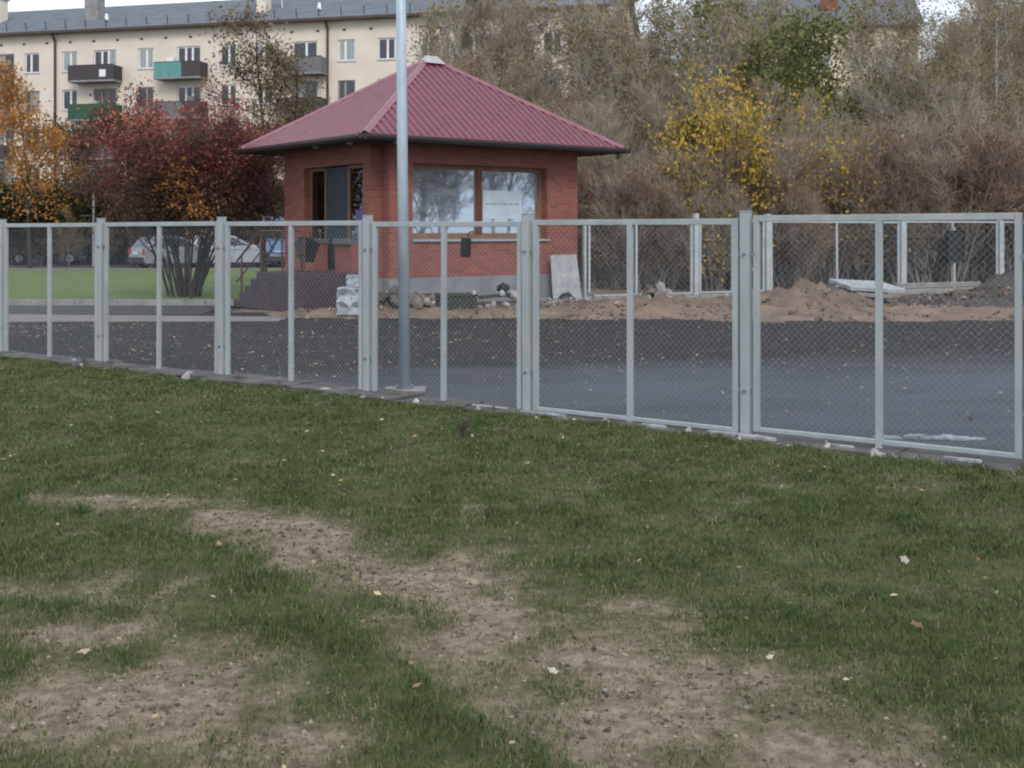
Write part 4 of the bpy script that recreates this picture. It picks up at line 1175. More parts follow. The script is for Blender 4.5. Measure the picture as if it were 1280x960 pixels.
for cx_, cy__, rx_, n_ in ((6.55, 25.5, 1.5, 500), (10.9, 26.6, 2.2, 300)):
    for _ in range(n_):
        a_ = gr.uniform(0, 6.28); t = math.sqrt(gr.random())
        sp_.append((cx_+rx_*t*math.cos(a_), cy__+.9*t*math.sin(a_), .10 + .36*(1-t)))
gravel('soil_clods', sp_, 'brown clods and small stones over the sandy strip', M['clods'], 6)
# leaning panel
lp = MB()
outl = [(0, .25), (.0, 1.12), (.62, 1.14), (.70, .03), (.60, .02), (.50, .14), (.40, .26), (.22, .22), (.10, .10), (.02, .04)]
lp.prism(outl, 0, .035, axis='y')
lpo = lp.build('leaning_sheet', M['slab'], None, bevel=.004)
q = kio(4.42, -.42, .05)
lpo.location = q; lpo.rotation_euler = (-.22, 0, KR-.45)
tag(lpo, 'pale grey broken sheet leaning against the kiosk corner', 'sheet')
# slabs on the soil at right
for i, (pa, pb, y, z0, th, dep, tilt, lab) in enumerate((
        (1048, 1118, 26.5, .42, .09, 1.3, .05, 'top white concrete slab on the stack behind the right panel'),
        (1052, 1100, 26.4, .27, .09, 1.2, .07, 'grey slab under the white one on the stack'),
        (1062, 1112, 26.4, .15, .09, .8, .05, 'lowest slab of the stack on the soil'),)):
    x0, x1 = X_at(pa, y), X_at(pb, y)
    o = MB().box(-(x1-x0)/2, (x1-x0)/2, -dep/2, dep/2, 0, th).build('concrete_slab', M['slab'] if i == 0 else M['concrete'], None, bevel=.012)
    o.location = ((x0+x1)/2, y, z0); o.rotation_euler = (.10-.04*i, tilt, .12+.1*i); tag(o, lab, 'slab', group='stacked slabs')
for i, (pa, pb, y, z, lab) in enumerate(((1120, 1225, 29.6, .34, 'long pale beam lying before the rear fence at right'), (1108, 1190, 28.4, .20, 'shorter pale beam lying in front of the long one'))):
    p, q = Vector((X_at(pa, y), y, z)), Vector((X_at(pb, y+.6), y+.6, z+.02))
    tag(MB().bar(p, q, .12, .09).build('concrete_beam', M['concrete'], None, bevel=.01), lab, 'beam', group='beams by the rear fence')

# ---------------------------------------------------------------- apartment blocks
def facade_mesh(x0, x1, z0, z1, openings, depth):
    xs_ = sorted({x0, x1} | {o[0] for o in openings} | {o[1] for o in openings})
    zs_ = sorted({z0, z1} | {o[2] for o in openings} | {o[3] for o in openings})
    b = MB()
    for i in range(len(xs_)-1):
        for j in range(len(zs_)-1):
            xm, zm = (xs_[i]+xs_[i+1])/2, (zs_[j]+zs_[j+1])/2
            if any(o[0] < xm < o[1] and o[2] < zm < o[3] for o in openings): continue
            b.add([(xs_[i], 0, zs_[j]), (xs_[i+1], 0, zs_[j]), (xs_[i+1], 0, zs_[j+1]), (xs_[i], 0, zs_[j+1])], [(0, 1, 2, 3)])
    for (a, c, e, g) in openings:
        b.add([(a, 0, e), (c, 0, e), (c, 0, g), (a, 0, g), (a, depth, e), (c, depth, e), (c, depth, g), (a, depth, g)],
              [(0, 4, 5, 1), (1, 5, 6, 2), (2, 6, 7, 3), (3, 7, 4, 0)])
    return b

def window_part(parent, a, c, e, g, splits, frame_m, panes):
    d0, d1, q = .09, .16, .10
    f = MB()
    f.box(a, a+q, d0, d1, e, g); f.box(c-q, c, d0, d1, e, g); f.box(a+q, c-q, d0, d1, g-q, g); f.box(a+q, c-q, d0, d1, e, e+q)
    edges = [a+q] + [a+(c-a)*t for t in splits] + [c-q]
    for t in splits:
        f.box(a+(c-a)*t-.075, a+(c-a)*t+.075, d0-.01, d1, e+q, g-q)
    w = f.build('window', frame_m, parent)
    for k in range(len(edges)-1):
        MB().box(edges[k], edges[k+1], d0+.03, d0+.04, e+q, g-q).build('pane', panes[k % len(panes)], w)
    MB().box(a-.04, c+.04, -.05, .10, e-.05, e).build('sill', M['sill'], w)
    return w

AO = Vector((-37.1, 85.0, 0)); AR = math.atan2(-.246, .969)
def s_px(px):
    k = (px-640)/F; return (k*85+37.1)/(.969+.246*k)
blockA = empty('apartment_block', AO, AR)
tag(blockA, 'long beige five storey apartment block with grey slate roof', 'building')
EZ, RZ2, DEP = 16.0, 18.9, 12.0
SX0, SX1 = -14.0, 44.5
cols = [(-58, 'w'), (-30, 'b'), (4, 'b'), (40, 'w'), (87, 'w'), (131, 'b'), (182, 'w'), (236, 'b'), (285, 'w'), (331, 'w'), (381, 'b'), (433, 'w'), (483, 'w'), (537, 'w'), (590, 'b'), (640, 'w'), (690, 'w')]
arnd = random.Random(31)
ops, wins = [], []
for r in range(5):
    z_top = 14.55 - 2.73*r
    for ci, (p, t) in enumerate(cols):
        s = s_px(p); hw = .62 if t == 'w' else .92
        if t == 'b':
            a, c, e, g = s-hw, s+hw, z_top-1.45, z_top
            sp = [.36, .64] if ci % 2 else [.55]
        else:
            a, c, e, g = s-hw, s+hw, z_top-1.45, z_top
            sp = [.42] if ci % 2 else [.55]
        ops.append((round(a, 3), round(c, 3), round(e, 3), round(g, 3))); wins.append((sp, t, r, ci))
facade_mesh(SX0, SX1, 0, EZ, ops, .18).build('wall', M['facade'], blockA)
b = MB(); b.add([(SX0, 0, 0), (SX0, DEP, 0), (SX0, DEP, EZ), (SX0, DEP/2, RZ2-.1), (SX0, 0, EZ)], [(0, 1, 2, 3, 4)])
b.add([(SX1, 0, 0), (SX1, DEP, 0), (SX1, DEP, EZ), (SX1, DEP/2, RZ2-.1), (SX1, 0, EZ)], [(0, 4, 3, 2, 1)])
b.add([(SX0, DEP, 0), (SX1, DEP, 0), (SX1, DEP, EZ), (SX0, DEP, EZ)], [(0, 3, 2, 1)])
b.build('end_wall', M['facade'], blockA)
for (a, c, e, g), (sp, t, r, ci) in zip(ops, wins):
    fm = M['white_frame'] if arnd.random() < .8 else M['brown_frame']
    pn = [M['pane'], M['pane'] if arnd.random() < .65 else M['pane_curtain'], M['pane_curtain'] if arnd.random() < .35 else M['pane']]
    arnd.shuffle(pn)
    window_part(blockA, a, c, e, g, sp, fm, pn)
rf = MB(); ov = .55
rf.add([(SX0-.4, -ov, EZ-.05), (SX1+.4, -ov, EZ-.05), (SX1+.4, DEP/2, RZ2), (SX0-.4, DEP/2, RZ2), (SX1+.4, DEP+ov, EZ-.05), (SX0-.4, DEP+ov, EZ-.05),
        (SX0-.4, -ov, EZ-.17), (SX1+.4, -ov, EZ-.17), (SX1+.4, 0.02, EZ-.02), (SX0-.4, 0.02, EZ-.02)], [(0, 1, 2, 3), (3, 2, 4, 5), (6, 7, 1, 0), (6, 9, 8, 7)])
rfo = rf.build('roof', M['slate'], blockA)
MB().box(SX0-.4, SX1+.4, -ov-.10, -ov-.001, EZ-.20, EZ-.02).build('gutter', M['pipe'], rfo)
x = SX0
while x < SX1:                                      # snow guard posts along the eaves
    MB().bar((x, -ov+.55, EZ+.15), (x, -ov+.45, EZ+.75), .05, .05).build('snow_guard', M['gutter'], rfo); x += 1.62
for p, w_, h_, dd, mm in ((92, .55, 1.5, 2.5, 'concrete'), (311, .35, 2.0, 2.2, 'facade'), (-40, .7, 1.6, 3, 'facade'), (560, .6, 1.7, 3.0, 'brick_ch')):
    s = s_px(p); zb = EZ + (RZ2-EZ)*(dd+ov)/(DEP/2+ov)
    ch = MB().box(s-w_, s+w_, dd-.4, dd+.5, zb-.5, zb+h_).build('chimney', M[mm], rfo)
    MB().box(s-w_-.1, s+w_+.1, dd-.5, dd+.6, zb+h_, zb+h_+.12).build('chimney_cap', M['concrete'], ch)
for p in (121, 390): MB().tube([(s_px(p), 1.2, EZ+.9), (s_px(p), 1.2, EZ+1.35)], [.16, .1], 8).build('roof_vent', M['white_frame'], rfo)
for p in (70, 410):
    s = s_px(p)
    MB().tube([(s, -ov, EZ-.1), (s, -.12, EZ-.7), (s, -.12, .3)], .09, 8).build('downpipe', M['pipe'], blockA)
dish = MB(); dn = 14
for rr2, yy2 in ((.0, .0), (.3, -.06), (.55, -.16)):
    for k in range(dn): dish.v.append((s_px(330) + rr2*math.cos(6.283*k/dn), 2.6 + yy2, EZ + 2.75 + rr2*math.sin(6.283*k/dn)))
for i in range(2):
    for k in range(dn): dish.f.append((i*dn+k, i*dn+(k+1) % dn, (i+1)*dn+(k+1) % dn, (i+1)*dn+k))
dish.tube([(s_px(330), 2.65, EZ+2.75), (s_px(330), 2.9, EZ+1.2)], .04, 6)
dish.build('satellite_dish', M['white_frame'], rfo)
x = SX0 + .8
while x < SX1:
    MB().box(x-.11, x+.11, -.012, .02, 15.12, 15.28).build('attic_vent', M['gutter'], blockA); x += 1.9
def balcony(px0, px1, r, m, m2=None, glazed=False, cut=.6):
    a, c = s_px(px0), s_px(px1); zf = 14.55 - 2.73*r - 2.25
    bo = MB().box(a, c, -1.15, -.01, zf-.12, zf).build('balcony', M['concrete'], blockA)
    f = MB(); h = 1.02
    xm = a + (c-a)*cut if m2 else c
    f.box(a, xm, -1.15, -1.10, zf, zf+h); f.box(a, a+.05, -1.10, -.02, zf, zf+h-.002)
    if not m2: f.box(c-.05, c, -1.10, -.02, zf, zf+h-.002)
    f.build('balcony_panel', m, bo)
    if m2:
        g = MB(); g.box(xm, c, -1.15, -1.10, zf, zf+h); g.box(c-.05, c, -1.10, -.02, zf, zf+h-.002); g.build('balcony_panel', m2, bo)
    MB().bar((a, -1.125, zf+h+.03), (c, -1.125, zf+h+.03), .07, .05).build('balcony_rail', M['gutter'], bo)
    if glazed:
        for t in np.linspace(0, 1, 5):
            MB().box(a+(c-a-.06)*t, a+(c-a-.06)*t+.06, -1.14, -1.08, zf+h+.06, zf+2.5).build('glazing_bar', M['brown_frame'], bo)
        MB().box(a+.07, c-.07, -1.115, -1.105, zf+h+.06, zf+2.5).build('pane', M['pane_curtain'], bo)
    return bo
balcony(97, 153, 0, M['bal_dark']); balcony(97, 153, 1, M['bal_green']); balcony(97, 153, 2, M['bal_grey']); balcony(97, 153, 3, M['bal_grey'])
balcony(203, 260, 0, M['bal_teal'], M['bal_dark']); balcony(203, 260, 1, M['bal_grey'], M['bal_dark']); balcony(203, 260, 2, M['bal_dark']); balcony(203, 260, 3, M['bal_green'])
balcony(-22, 18, 0, M['bal_dark']); balcony(-22, 18, 1, M['bal_grey'], None, True); balcony(-22, 18, 2, M['bal_dark']); balcony(-22, 18, 3, M['bal_green'])
for r in range(4): balcony(354, 410, r, (M['bal_grey'], M['bal_dark'], M['bal_green'], M['bal_grey'])[r])
for p, r_, zz, ww, hh, mm in ((222, 0, 0, .5, .75, 'white_frame'), (128, 1, 0, .35, .6, 'shed_pale'), (247, 1, 0, .4, .8, 'bal_grey'), (6, 0, 0, .4, .5, 'shed'), (140, 2, 0, .5, .6, 'timber_old')):
    s = s_px(p); zf = 14.55 - 2.73*r_ - 2.25
    MB().box(s-ww/2, s+ww/2, -1.0, -.6, zf, zf + 1.0 + hh*.5).build('balcony_clutter', M[mm], blockA)
s = s_px(140); MB().box(s-.25, s+.25, -1.18, -1.155, 12.5, 13.0).build('laundry', M['white_frame'], blockA)

# second block behind the thicket on the right
BO = Vector((X_at(915, 92), 92, 0)); BR = math.atan2(-.20, .98)
blockB = empty('apartment_block', BO, BR)
tag(blockB, 'distant cream apartment block with red brick chimney behind the trees', 'building')
BL, BE, BRZ, BD = 13.9, 17.6, 21.0, 12.0
bops = []
for r in range(5):
    for c_ in range(5):
        xx = 1.4 + c_*2.75
        bops.append((round(xx-.6, 3), round(xx+.6, 3), round(15.6-2.8*r-1.5, 3), round(15.6-2.8*r, 3)))
facade_mesh(0, BL, 0, BE, bops, .18).build('wall', M['facade_b'], blockB)
b = MB()
for xx, rev in ((0, False), (BL, True)):
    b.add([(xx, 0, 0), (xx, BD, 0), (xx, BD, BE), (xx, BD/2, BRZ-.1), (xx, 0, BE)], [(0, 1, 2, 3, 4)])
b.add([(0, BD, 0), (BL, BD, 0), (BL, BD, BE), (0, BD, BE)], [(0, 3, 2, 1)])
b.build('end_wall', M['facade_b'], blockB)
for (a, c, e, g) in bops:
    window_part(blockB, a, c, e, g, [.5], M['white_frame'], [M['pane'], M['pane_curtain']] if arnd.random() < .5 else [M['pane']])
rb = MB().add([(-.4, -.5, BE-.05), (BL+.4, -.5, BE-.05), (BL+.4, BD/2, BRZ), (-.4, BD/2, BRZ), (BL+.4, BD+.5, BE-.05), (-.4, BD+.5, BE-.05), (-.4, -.5, BE-.2), (BL+.4, -.5, BE-.2)],
              [(0, 1, 2, 3), (3, 2, 4, 5), (6, 7, 1, 0)]).build('roof', M['slate'], blockB)
MB().box(6.9, 8.2, 2.6, 3.6, 18.8, 21.0).build('chimney', M['brick_ch'], rb)
MB().box(6.8, 8.3, 2.5, 3.7, 21.0, 21.2).build('chimney_cap', M['brick_ch'], rb)

# ---------------------------------------------------------------- vehicles
def car(loc, rz, paint, label, kind='hatch', group='parked vehicles'):
    root = empty('parked_car' if kind != 'van' else 'parked_van', loc, rz)
    tag(root, label, 'car' if kind != 'van' else 'van', group=group)
    L_, W, = (4.0, 1.68) if kind == 'hatch' else (4.5, 1.70) if kind == 'estate' else (5.2, 1.95)
    if kind == 'hatch':
        low = [(-2.0, .32), (-1.98, .78), (-1.90, .92), (.75, .93), (1.65, .82), (1.95, .68), (2.0, .34), (1.9, .22), (-1.9, .22)]
        cab = [(-1.90, .92), (-1.55, 1.40), (-1.2, 1.48), (-.1, 1.47), (.80, .93)]
    elif kind == 'estate':
        low = [(-2.25, .34), (-2.24, .85), (-2.18, .95), (.75, .94), (1.85, .84), (2.2, .70), (2.25, .36), (2.1, .22), (-2.1, .22)]
        cab = [(-2.17, .95), (-1.98, 1.42), (-1.6, 1.50), (-.1, 1.48), (.82, .94)]
    else:
        low = [(-2.6, .35), (-2.58, 1.2), (1.35, 1.2), (2.25, 1.0), (2.58, .82), (2.6, .36), (2.4, .25), (-2.5, .25)]
        cab = [(-2.58, 1.2), (-2.52, 2.25), (-2.4, 2.38), (.55, 2.36), (1.40, 1.2)]
    b = MB()
    def slab_(prof, w0, w1f):
        n = len(prof); vs = []
        for sg_ in (-1, 1):
            for x, z in prof: vs.append((x, sg_*w1f(z), z))
        b.add(vs, [tuple(range(n)), tuple(range(2*n-1, n-1, -1))] + [(i, (i+1) % n, (i+1) % n + n, i+n) for i in range(n)])
    hw = W/2
    slab_(low, hw, lambda z: hw*(1 - .05*max(0, (.5-z))))
    zt = max(z for _, z in cab); zb = cab[0][1]
    inset = lambda z: hw - .02 - (.20 if kind != 'van' else .10)*(z-zb)/(zt-zb)
    slab_(cab, hw, inset)
    body = b.build('body', paint, root, bevel=.03)
    # windows set just proud of the cabin
    def side_win(x0b, x0t, x1t, x1b):
        z0_, z1_ = zb+.06, zt-.10
        for sg_ in (-1, 1):
            MB().add([(x0b, sg_*(inset(z0_)+.012), z0_), (x1b, sg_*(inset(z0_)+.012), z0_), (x1t, sg_*(inset(z1_)+.012), z1_), (x0t, sg_*(inset(z1_)+.012), z1_)], [(0, 1, 2, 3)]).build('window', M['car_glass'], root)
    if kind == 'van':
        side_win(.35, .35, .60, 1.15)
    else:
        xb, xt = cab[0][0], cab[1][0]
        side_win(xb+.28, xt+.25, -.62, -.62); side_win(-.54, -.54, -.15, .55)
    def end_win(p0, p1, o_):
        (xa, za), (xc, zc) = p0, p1
        xa2, za2 = xa+(xc-xa)*.14, za+(zc-za)*.14; xc2, zc2 = xa+(xc-xa)*.9, za+(zc-za)*.9
        MB().add([(xa2+o_, -inset(za2)+.1, za2), (xa2+o_, inset(za2)-.1, za2), (xc2+o_, inset(zc2)-.08, zc2), (xc2+o_, -inset(zc2)+.08, zc2)], [(0, 1, 2, 3)]).build('windscreen', M['car_glass'], root)
    end_win(cab[0], cab[1], -.02); end_win(cab[-1], cab[-2], .025)
    xr = low[0][0]; xf = max(x for x, _ in low)
    for sg_ in (-1, 1):
        zt0, zt1 = (.62, .90) if kind == 'hatch' else (.62, 1.30) if kind == 'estate' else (.8, 1.3)
        MB().box(xr-.03, xr+.06, sg_*(hw-.10)-.085, sg_*(hw-.10)+.085, zt0, zt1).build('tail_light', M['tail'], root, bevel=.02)
        MB().box(xf-.22, xf-.0, sg_*(hw-.20)-.14, sg_*(hw-.20)+.14, .58, .72).build('headlight', M['head'], root, bevel=.03)
    MB().box(xr-.06, xr+.10, -hw+.03, hw-.03, .26, .52).build('bumper', M['car_trim'], root, bevel=.03)
    MB().box(xf-.10, xf+.05, -hw+.05, hw-.05, .26, .50).build('bumper', M['car_trim'], root, bevel=.03)
    MB().box(xr-.045, xr-.03, -.26, .26, .64, .76).build('number_plate', M['plate'], root)
    for xw in (xr+.75, xf-.80):
        for sg_ in (-1, 1):
            y_ = sg_*(hw-.08)
            wh = MB().tube([(xw, y_-.10, .31), (xw, y_+.10, .31)], .31, 20).build('wheel', M['tyre'], root, bevel=.03)
            MB().tube([(xw, y_-.112, .31), (xw, y_+.112, .31)], .19, 14).build('rim', M['rim'], wh)
    for sg_ in (-1, 1): MB().box(.42, .58, sg_*(hw+.08)-.07, sg_*(hw+.08)+.07, .93, 1.06).build('mirror', paint, root, bevel=.02)
    return root
car((X_at(222, 54.2), 54.2, .03), math.radians(42), M['car_silver'], 'silver hatchback with red tail light parked behind the burgundy tree')
car((X_at(292, 55.5), 55.5, .03), math.radians(24), M['car_white'], 'white estate car with tall red tail lights parked beside the silver one', 'estate')
car((X_at(352, 57.5), 57.5, .03), math.radians(100), M['car_blue'], 'pale blue van parked behind the left end of the kiosk', 'van')
car((X_at(60, 60.5), 60.5, .03), math.radians(12), M['car_grey'], 'dark grey car parked far left behind the fence', 'hatch')

# low garages at far left behind the lawn
def garage(px0, px1, y, h, m, label):
    x0, x1 = X_at(px0, y), X_at(px1, y)
    g = empty('garage', ((x0+x1)/2, y, 0)); tag(g, label, 'garage', group='low sheds behind the far lawn')
    w_ = (x1-x0)/2
    MB().box(-w_, w_, 0, 3.0, 0, h).build('wall', m, g)
    MB().add([(-w_-.15, -.2, h), (w_+.15, -.2, h), (w_+.15, 3.2, h+.25), (-w_-.15, 3.2, h+.25), (-w_-.15, -.2, h+.1), (w_+.15, -.2, h+.1), (w_+.15, 3.2, h+.35), (-w_-.15, 3.2, h+.35)],
             [(0, 3, 2, 1), (4, 5, 6, 7), (0, 1, 5, 4), (1, 2, 6, 5), (2, 3, 7, 6), (3, 0, 4, 7)]).build('roof', M['gutter'], g)
    n = max(1, int(w_*2/.9))
    for k in range(n):
        xa = -w_+.1 + (2*w_-.2)*k/n
        MB().box(xa+.02, xa+(2*w_-.2)/n-.02, -.03, -.001, .1, h-.15).build('door_panel', m, g)
garage(-30, 22, 62, 2.0, M['shed_pale'], 'pale grey shed at the far left edge')
garage(92, 122, 62.5, 2.1, M['shed_pale'], 'small pale shed behind the second fence post')
garage(128, 186, 64, 2.2, M['shed'], 'dark blue-grey shed left of the silver car')
garage(22, 56, 64.5, 2.0, M['shed'], 'dark blue-grey shed behind the grey parked car')
sl = empty('street_lamp', (X_at(117, 57), 57, 0)); tag(sl, 'slim pale lamp post with small dark head above the second fence post', 'lamp')
MB().tube([(0, 0, 0), (0, 0, 3.6)], [.07, .05], 8).build('shaft', M['shed_pale'], sl)
MB().tube([(0, 0, 2.3), (-.25, 0, 2.42)], .025, 6).build('arm', M['gutter'], sl)
MB().box(-.62, -.1, -.12, .12, 2.40, 2.50).build('lamp_head', M['gutter'], sl, bevel=.03)

# ---------------------------------------------------------------- trees
def grow(seed, sp):
    """a tapered trunk with limbs; returns the wood and the points that carry twigs or leaves"""
    rd = random.Random(seed)
    wood = MB(); nodes = []
    def br(p, d, L_, r, lev):
        n = sp['seg'][lev]; pts = [p.copy()]; rads = [r]; dirs = [d.copy()]
        for i in range(n):
            d = (d + Vector((rd.uniform(-1, 1), rd.uniform(-1, 1), rd.uniform(-1, 1)))*sp['wob'][lev] + Vector((0, 0, sp['up'][lev]))).normalized()
            p = p + d*(L_/n)
            if p.z < .05: p.z = .05
            pts.append(p.copy()); rads.append(max(.004, r*(1 - .82*(i+1)/n))); dirs.append(d.copy())
        wood.tube(pts, rads, (7, 5, 4, 3)[lev], False)
        if lev == sp['lev']:
            for q, dd in list(zip(pts, dirs))[1:]: nodes.append((q, dd))
            return
        nc = sp['n'][lev]
        for c in range(nc):
            t = sp['start'][lev] + (1-sp['start'][lev])*(c + rd.random())/nc
            x = t*n; i = min(n-1, int(x)); f_ = x-i
            q = pts[i].lerp(pts[i+1], f_); dd = dirs[i+1]
            ax = dd.orthogonal().normalized(); ax.rotate(Matrix.Rotation(rd.uniform(0, 6.283), 3, dd))
            a_ = math.radians(sp['ang'][lev] + rd.uniform(-14, 14))
            nd = (dd*math.cos(a_) + ax*math.sin(a_)).normalized()
            br(q, nd, L_*sp['len'][lev]*(1.15-.65*t)*rd.uniform(.75, 1.2), max(.006, rads[i]*sp['rad']), lev+1)
    for k in range(sp.get('stems', 1)):
        a_ = rd.uniform(0, 6.28); s_ = sp.get('splay', .05)
        d = Vector((math.cos(a_)*s_*rd.uniform(.4, 1), math.sin(a_)*s_*rd.uniform(.4, 1), 1)).normalized()
        off = Vector((math.cos(a_), math.sin(a_), 0))*(sp.get('foot', .25) if sp.get('stems', 1) > 1 else 0)*rd.uniform(.4, 1)
        br(off + Vector((0, 0, -.15)), d, sp['H']*rd.uniform(.85, 1.05), sp['r'], 0)
    return wood, nodes

def twig_mesh(nodes, per, L_, r, m, seed, up=.25, spread=.8, droop=0.0):
    g = np.random.default_rng(seed)
    P = np.repeat(np.array([tuple(q) for q, _ in nodes]), per, axis=0); D = np.repeat(np.array([tuple(d) for _, d in nodes]), per, axis=0)
    n = len(P)
    P = P + g.normal(0, .06, (n, 3))
    D = D + g.normal(0, spread, (n, 3)); D[:, 2] += up; D /= np.linalg.norm(D, axis=1)[:, None] + 1e-6
    l = g.uniform(L_*.4, L_*1.15, n)
    A = np.cross(D, np.array([0.3, 0.2, 1.0])); A /= np.linalg.norm(A, axis=1)[:, None] + 1e-6
    B = np.cross(D, A)
    rr_ = r*g.uniform(.6, 1.4, n)[:, None]
    mid = P + D*(l*.55)[:, None]
    D2 = D + g.normal(0, .22, (n, 3)); D2[:, 2] -= droop; D2 /= np.linalg.norm(D2, axis=1)[:, None]
    tip = mid + D2*(l*.5)[:, None]
    V = np.stack([P+A*rr_, P+(-.5*A+.87*B)*rr_, P+(-.5*A-.87*B)*rr_, mid+A*rr_*.65, mid+(-.5*A+.87*B)*rr_*.65, mid+(-.5*A-.87*B)*rr_*.65, tip], 1)
    b = np.arange(n)*7
    f = []
    for i in range(3):
        j = (i+1) % 3
        f += [np.stack([b+i, b+j, b+3+j], 1), np.stack([b+i, b+3+j, b+3+i], 1), np.stack([b+3+i, b+3+j, b+6], 1)]
    tips = [(Vector(t), Vector(d)) for t, d in zip(tip[::2], D2[::2])]
    return np_mesh('twigs', V.reshape(-1, 3), np.concatenate(f), m, np.repeat(g.random(n), 7)), tips

def leaf_mesh(nodes, per, size, spread, m, seed, tintf=None, keep=None):
    g = np.random.default_rng(seed)
    P = np.repeat(np.array([tuple(q) for q, _ in nodes]), per, axis=0)
    P = P + g.normal(0, spread, P.shape)
    if keep is not None:
        P = P[keep(P, g)]
    P = P[P[:, 2] > .1]
    n = len(P)
    A = g.normal(0, 1, (n, 3)); A /= np.linalg.norm(A, axis=1)[:, None]
    B = np.cross(A, g.normal(0, 1, (n, 3))); B /= np.linalg.norm(B, axis=1)[:, None] + 1e-6
    Cc = np.cross(A, B)
    s = g.uniform(size*.6, size*1.3, n)[:, None]
    V = np.stack([P-A*s, P+B*s*.62+Cc*s*.18, P+A*s, P-B*s*.62+Cc*s*.18], 1)
    b = np.arange(n)*4
    f = np.concatenate([np.stack([b, b+1, b+2], 1), np.stack([b, b+2, b+3], 1)])
    t = g.normal(.5, .22, n) if tintf is None else tintf(P, g)
    return np_mesh('leaves', V.reshape(-1, 3), f, m, np.repeat(np.clip(t, 0, 1), 4))

def clumpy(P, g, s=1.2, seed=1.0, amt=.45, base=.5):
    v = np.array([noise.noise(Vector((float(a)*s, float(b_)*s, float(c_)*s+seed))) for a, b_, c_ in P])
    return base + amt*v + g.normal(0, .13, len(P))

def tree_kind(seed, sp, bark, twigs=None, leaves=None):
    """twigs = (per, length, radius, material, up, spread, droop); leaves = (per, size, spread, material, tint function, keep)"""
    wood, nodes = grow(seed, sp)
    me_w = wood.mesh('trunk', bark, smooth=True, fix=False)
    me_t = me_l = None
    src = nodes
    if twigs:
        me_t, tips = twig_mesh(nodes, twigs[0], twigs[1], twigs[2], twigs[3], seed+1, *twigs[4:])
        src = nodes + tips
    if leaves:
        me_l = leaf_mesh(src, leaves[0], leaves[1], leaves[2], leaves[3], seed+2, *leaves[4:])
    return me_w, me_t, me_l

def plant(name, kind, x, y, label, cat='tree', group=None, sc=1.0, rz=None, z=-.04, sz=None):
    root = empty(name, (x, y, z), random.uniform(0, 6.28) if rz is None else rz)
    root.scale = (sc, sc, sz or sc)
    tag(root, label, cat, group=group)
    w_, t_, l_ = kind
    place('trunk', w_, root)
    if t_: place('twigs', t_, root)
    if l_: place('crown', l_, root)
    return root

SP_sap = dict(lev=2, H=7.5, r=.075, seg=[9, 6, 4], n=[16, 6], start=[.18, .2], ang=[34, 34], len=[.42, .5], wob=[.07, .13, .2], up=[.05, .10, .08], rad=.5)
SP_bush = dict(lev=2, H=3.6, r=.035, seg=[6, 5, 3], n=[7, 5], start=[.15, .2], ang=[30, 38], len=[.5, .5], wob=[.12, .16, .22], up=[.06, .08, .08], rad=.6, stems=9, splay=.5, foot=.5)
SP_birch = dict(lev=2, H=12.5, r=.12, seg=[11, 7, 5], n=[20, 6], start=[.28, .2], ang=[42, 45], len=[.30, .55], wob=[.04, .12, .2], up=[.03, .03, -.10], rad=.38)
SP_round = dict(lev=2, H=7.0, r=.14, seg=[8, 6, 4], n=[14, 7], start=[.25, .2], ang=[52, 48], len=[.48, .5], wob=[.07, .15, .2], up=[.04, .05, .03], rad=.5)
SP_red = dict(lev=2, H=4.6, r=.048, seg=[8, 6, 4], n=[7, 6], start=[.32, .25], ang=[44, 46], len=[.46, .5], wob=[.10, .16, .2], up=[.015, .03, .0], rad=.55, stems=26, splay=.46, foot=.45)

K_sapA = tree_kind(101, SP_sap, M['bark_grey'], (9, .62, .0075, M['twig_brown'], .35, .55, 0), None)
K_sapB = tree_kind(102, {**SP_sap, 'H': 6.5, 'n': [20, 5], 'stems': 2, 'splay': .12}, M['bark_grey'], (7, .58, .0075, M['twig_red'], .35, .55, 0), None)
K_sapC = tree_kind(103, {**SP_sap, 'H': 8.2, 'r': .11}, M['bark_birch'], (6, .66, .008, M['twig_grey'], .3, .55, 0), (1, .05, .14, M['leaf_birch']))
K_sapE = tree_kind(105, {**SP_sap, 'H': 8.6, 'r': .10, 'n': [18, 6]}, M['bark_grey'], (5, .6, .008, M['twig_grey'], .2, .6, .2), (2, .055, .2, M['leaf_olive'], lambda P, g: clumpy(P, g, .8, 2.0, .5, .6)))
K_sapD = tree_kind(104, {**SP_sap, 'H': 7.2, 'ang': [40, 40]}, M['bark_grey'], (8, .6, .0075, M['twig_red'], .25, .6, 0), (1, .05, .14, M['leaf_rust']))
K_bushA = tree_kind(111, SP_bush, M['bark_grey'], (5, .5, .006, M['twig_brown'], .3, .6, 0), None)
K_bushB = tree_kind(112, {**SP_bush, 'H': 3.0}, M['bark_grey'], (5, .5, .006, M['twig_red'], .3, .6, 0), (1, .035, .1, M['leaf_rust']))
K_bushC = tree_kind(113, {**SP_bush, 'H': 2.6, 'stems': 11}, M['bark_dark'], (6, .45, .006, M['twig_dark'], .25, .7, 0), (2, .05, .12, M['leaf_hedge']))
K_birchA = tree_kind(121, SP_birch, M['bark_birch'], (4, .8, .006, M['twig_brown'], -.15, .5, .6), (2, .055, .12, M['leaf_birch']))
K_birchB = tree_kind(122, {**SP_birch, 'H': 11}, M['bark_birch'], (4, .8, .006, M['twig_brown'], -.15, .5, .6), (2, .055, .12, M['leaf_olive']))
K_green = tree_kind(131, {**SP_round, 'H': 10}, M['bark_dark'], None, (22, .10, .42, M['leaf_green'], lambda P, g: clumpy(P, g, .9, 3.0)))
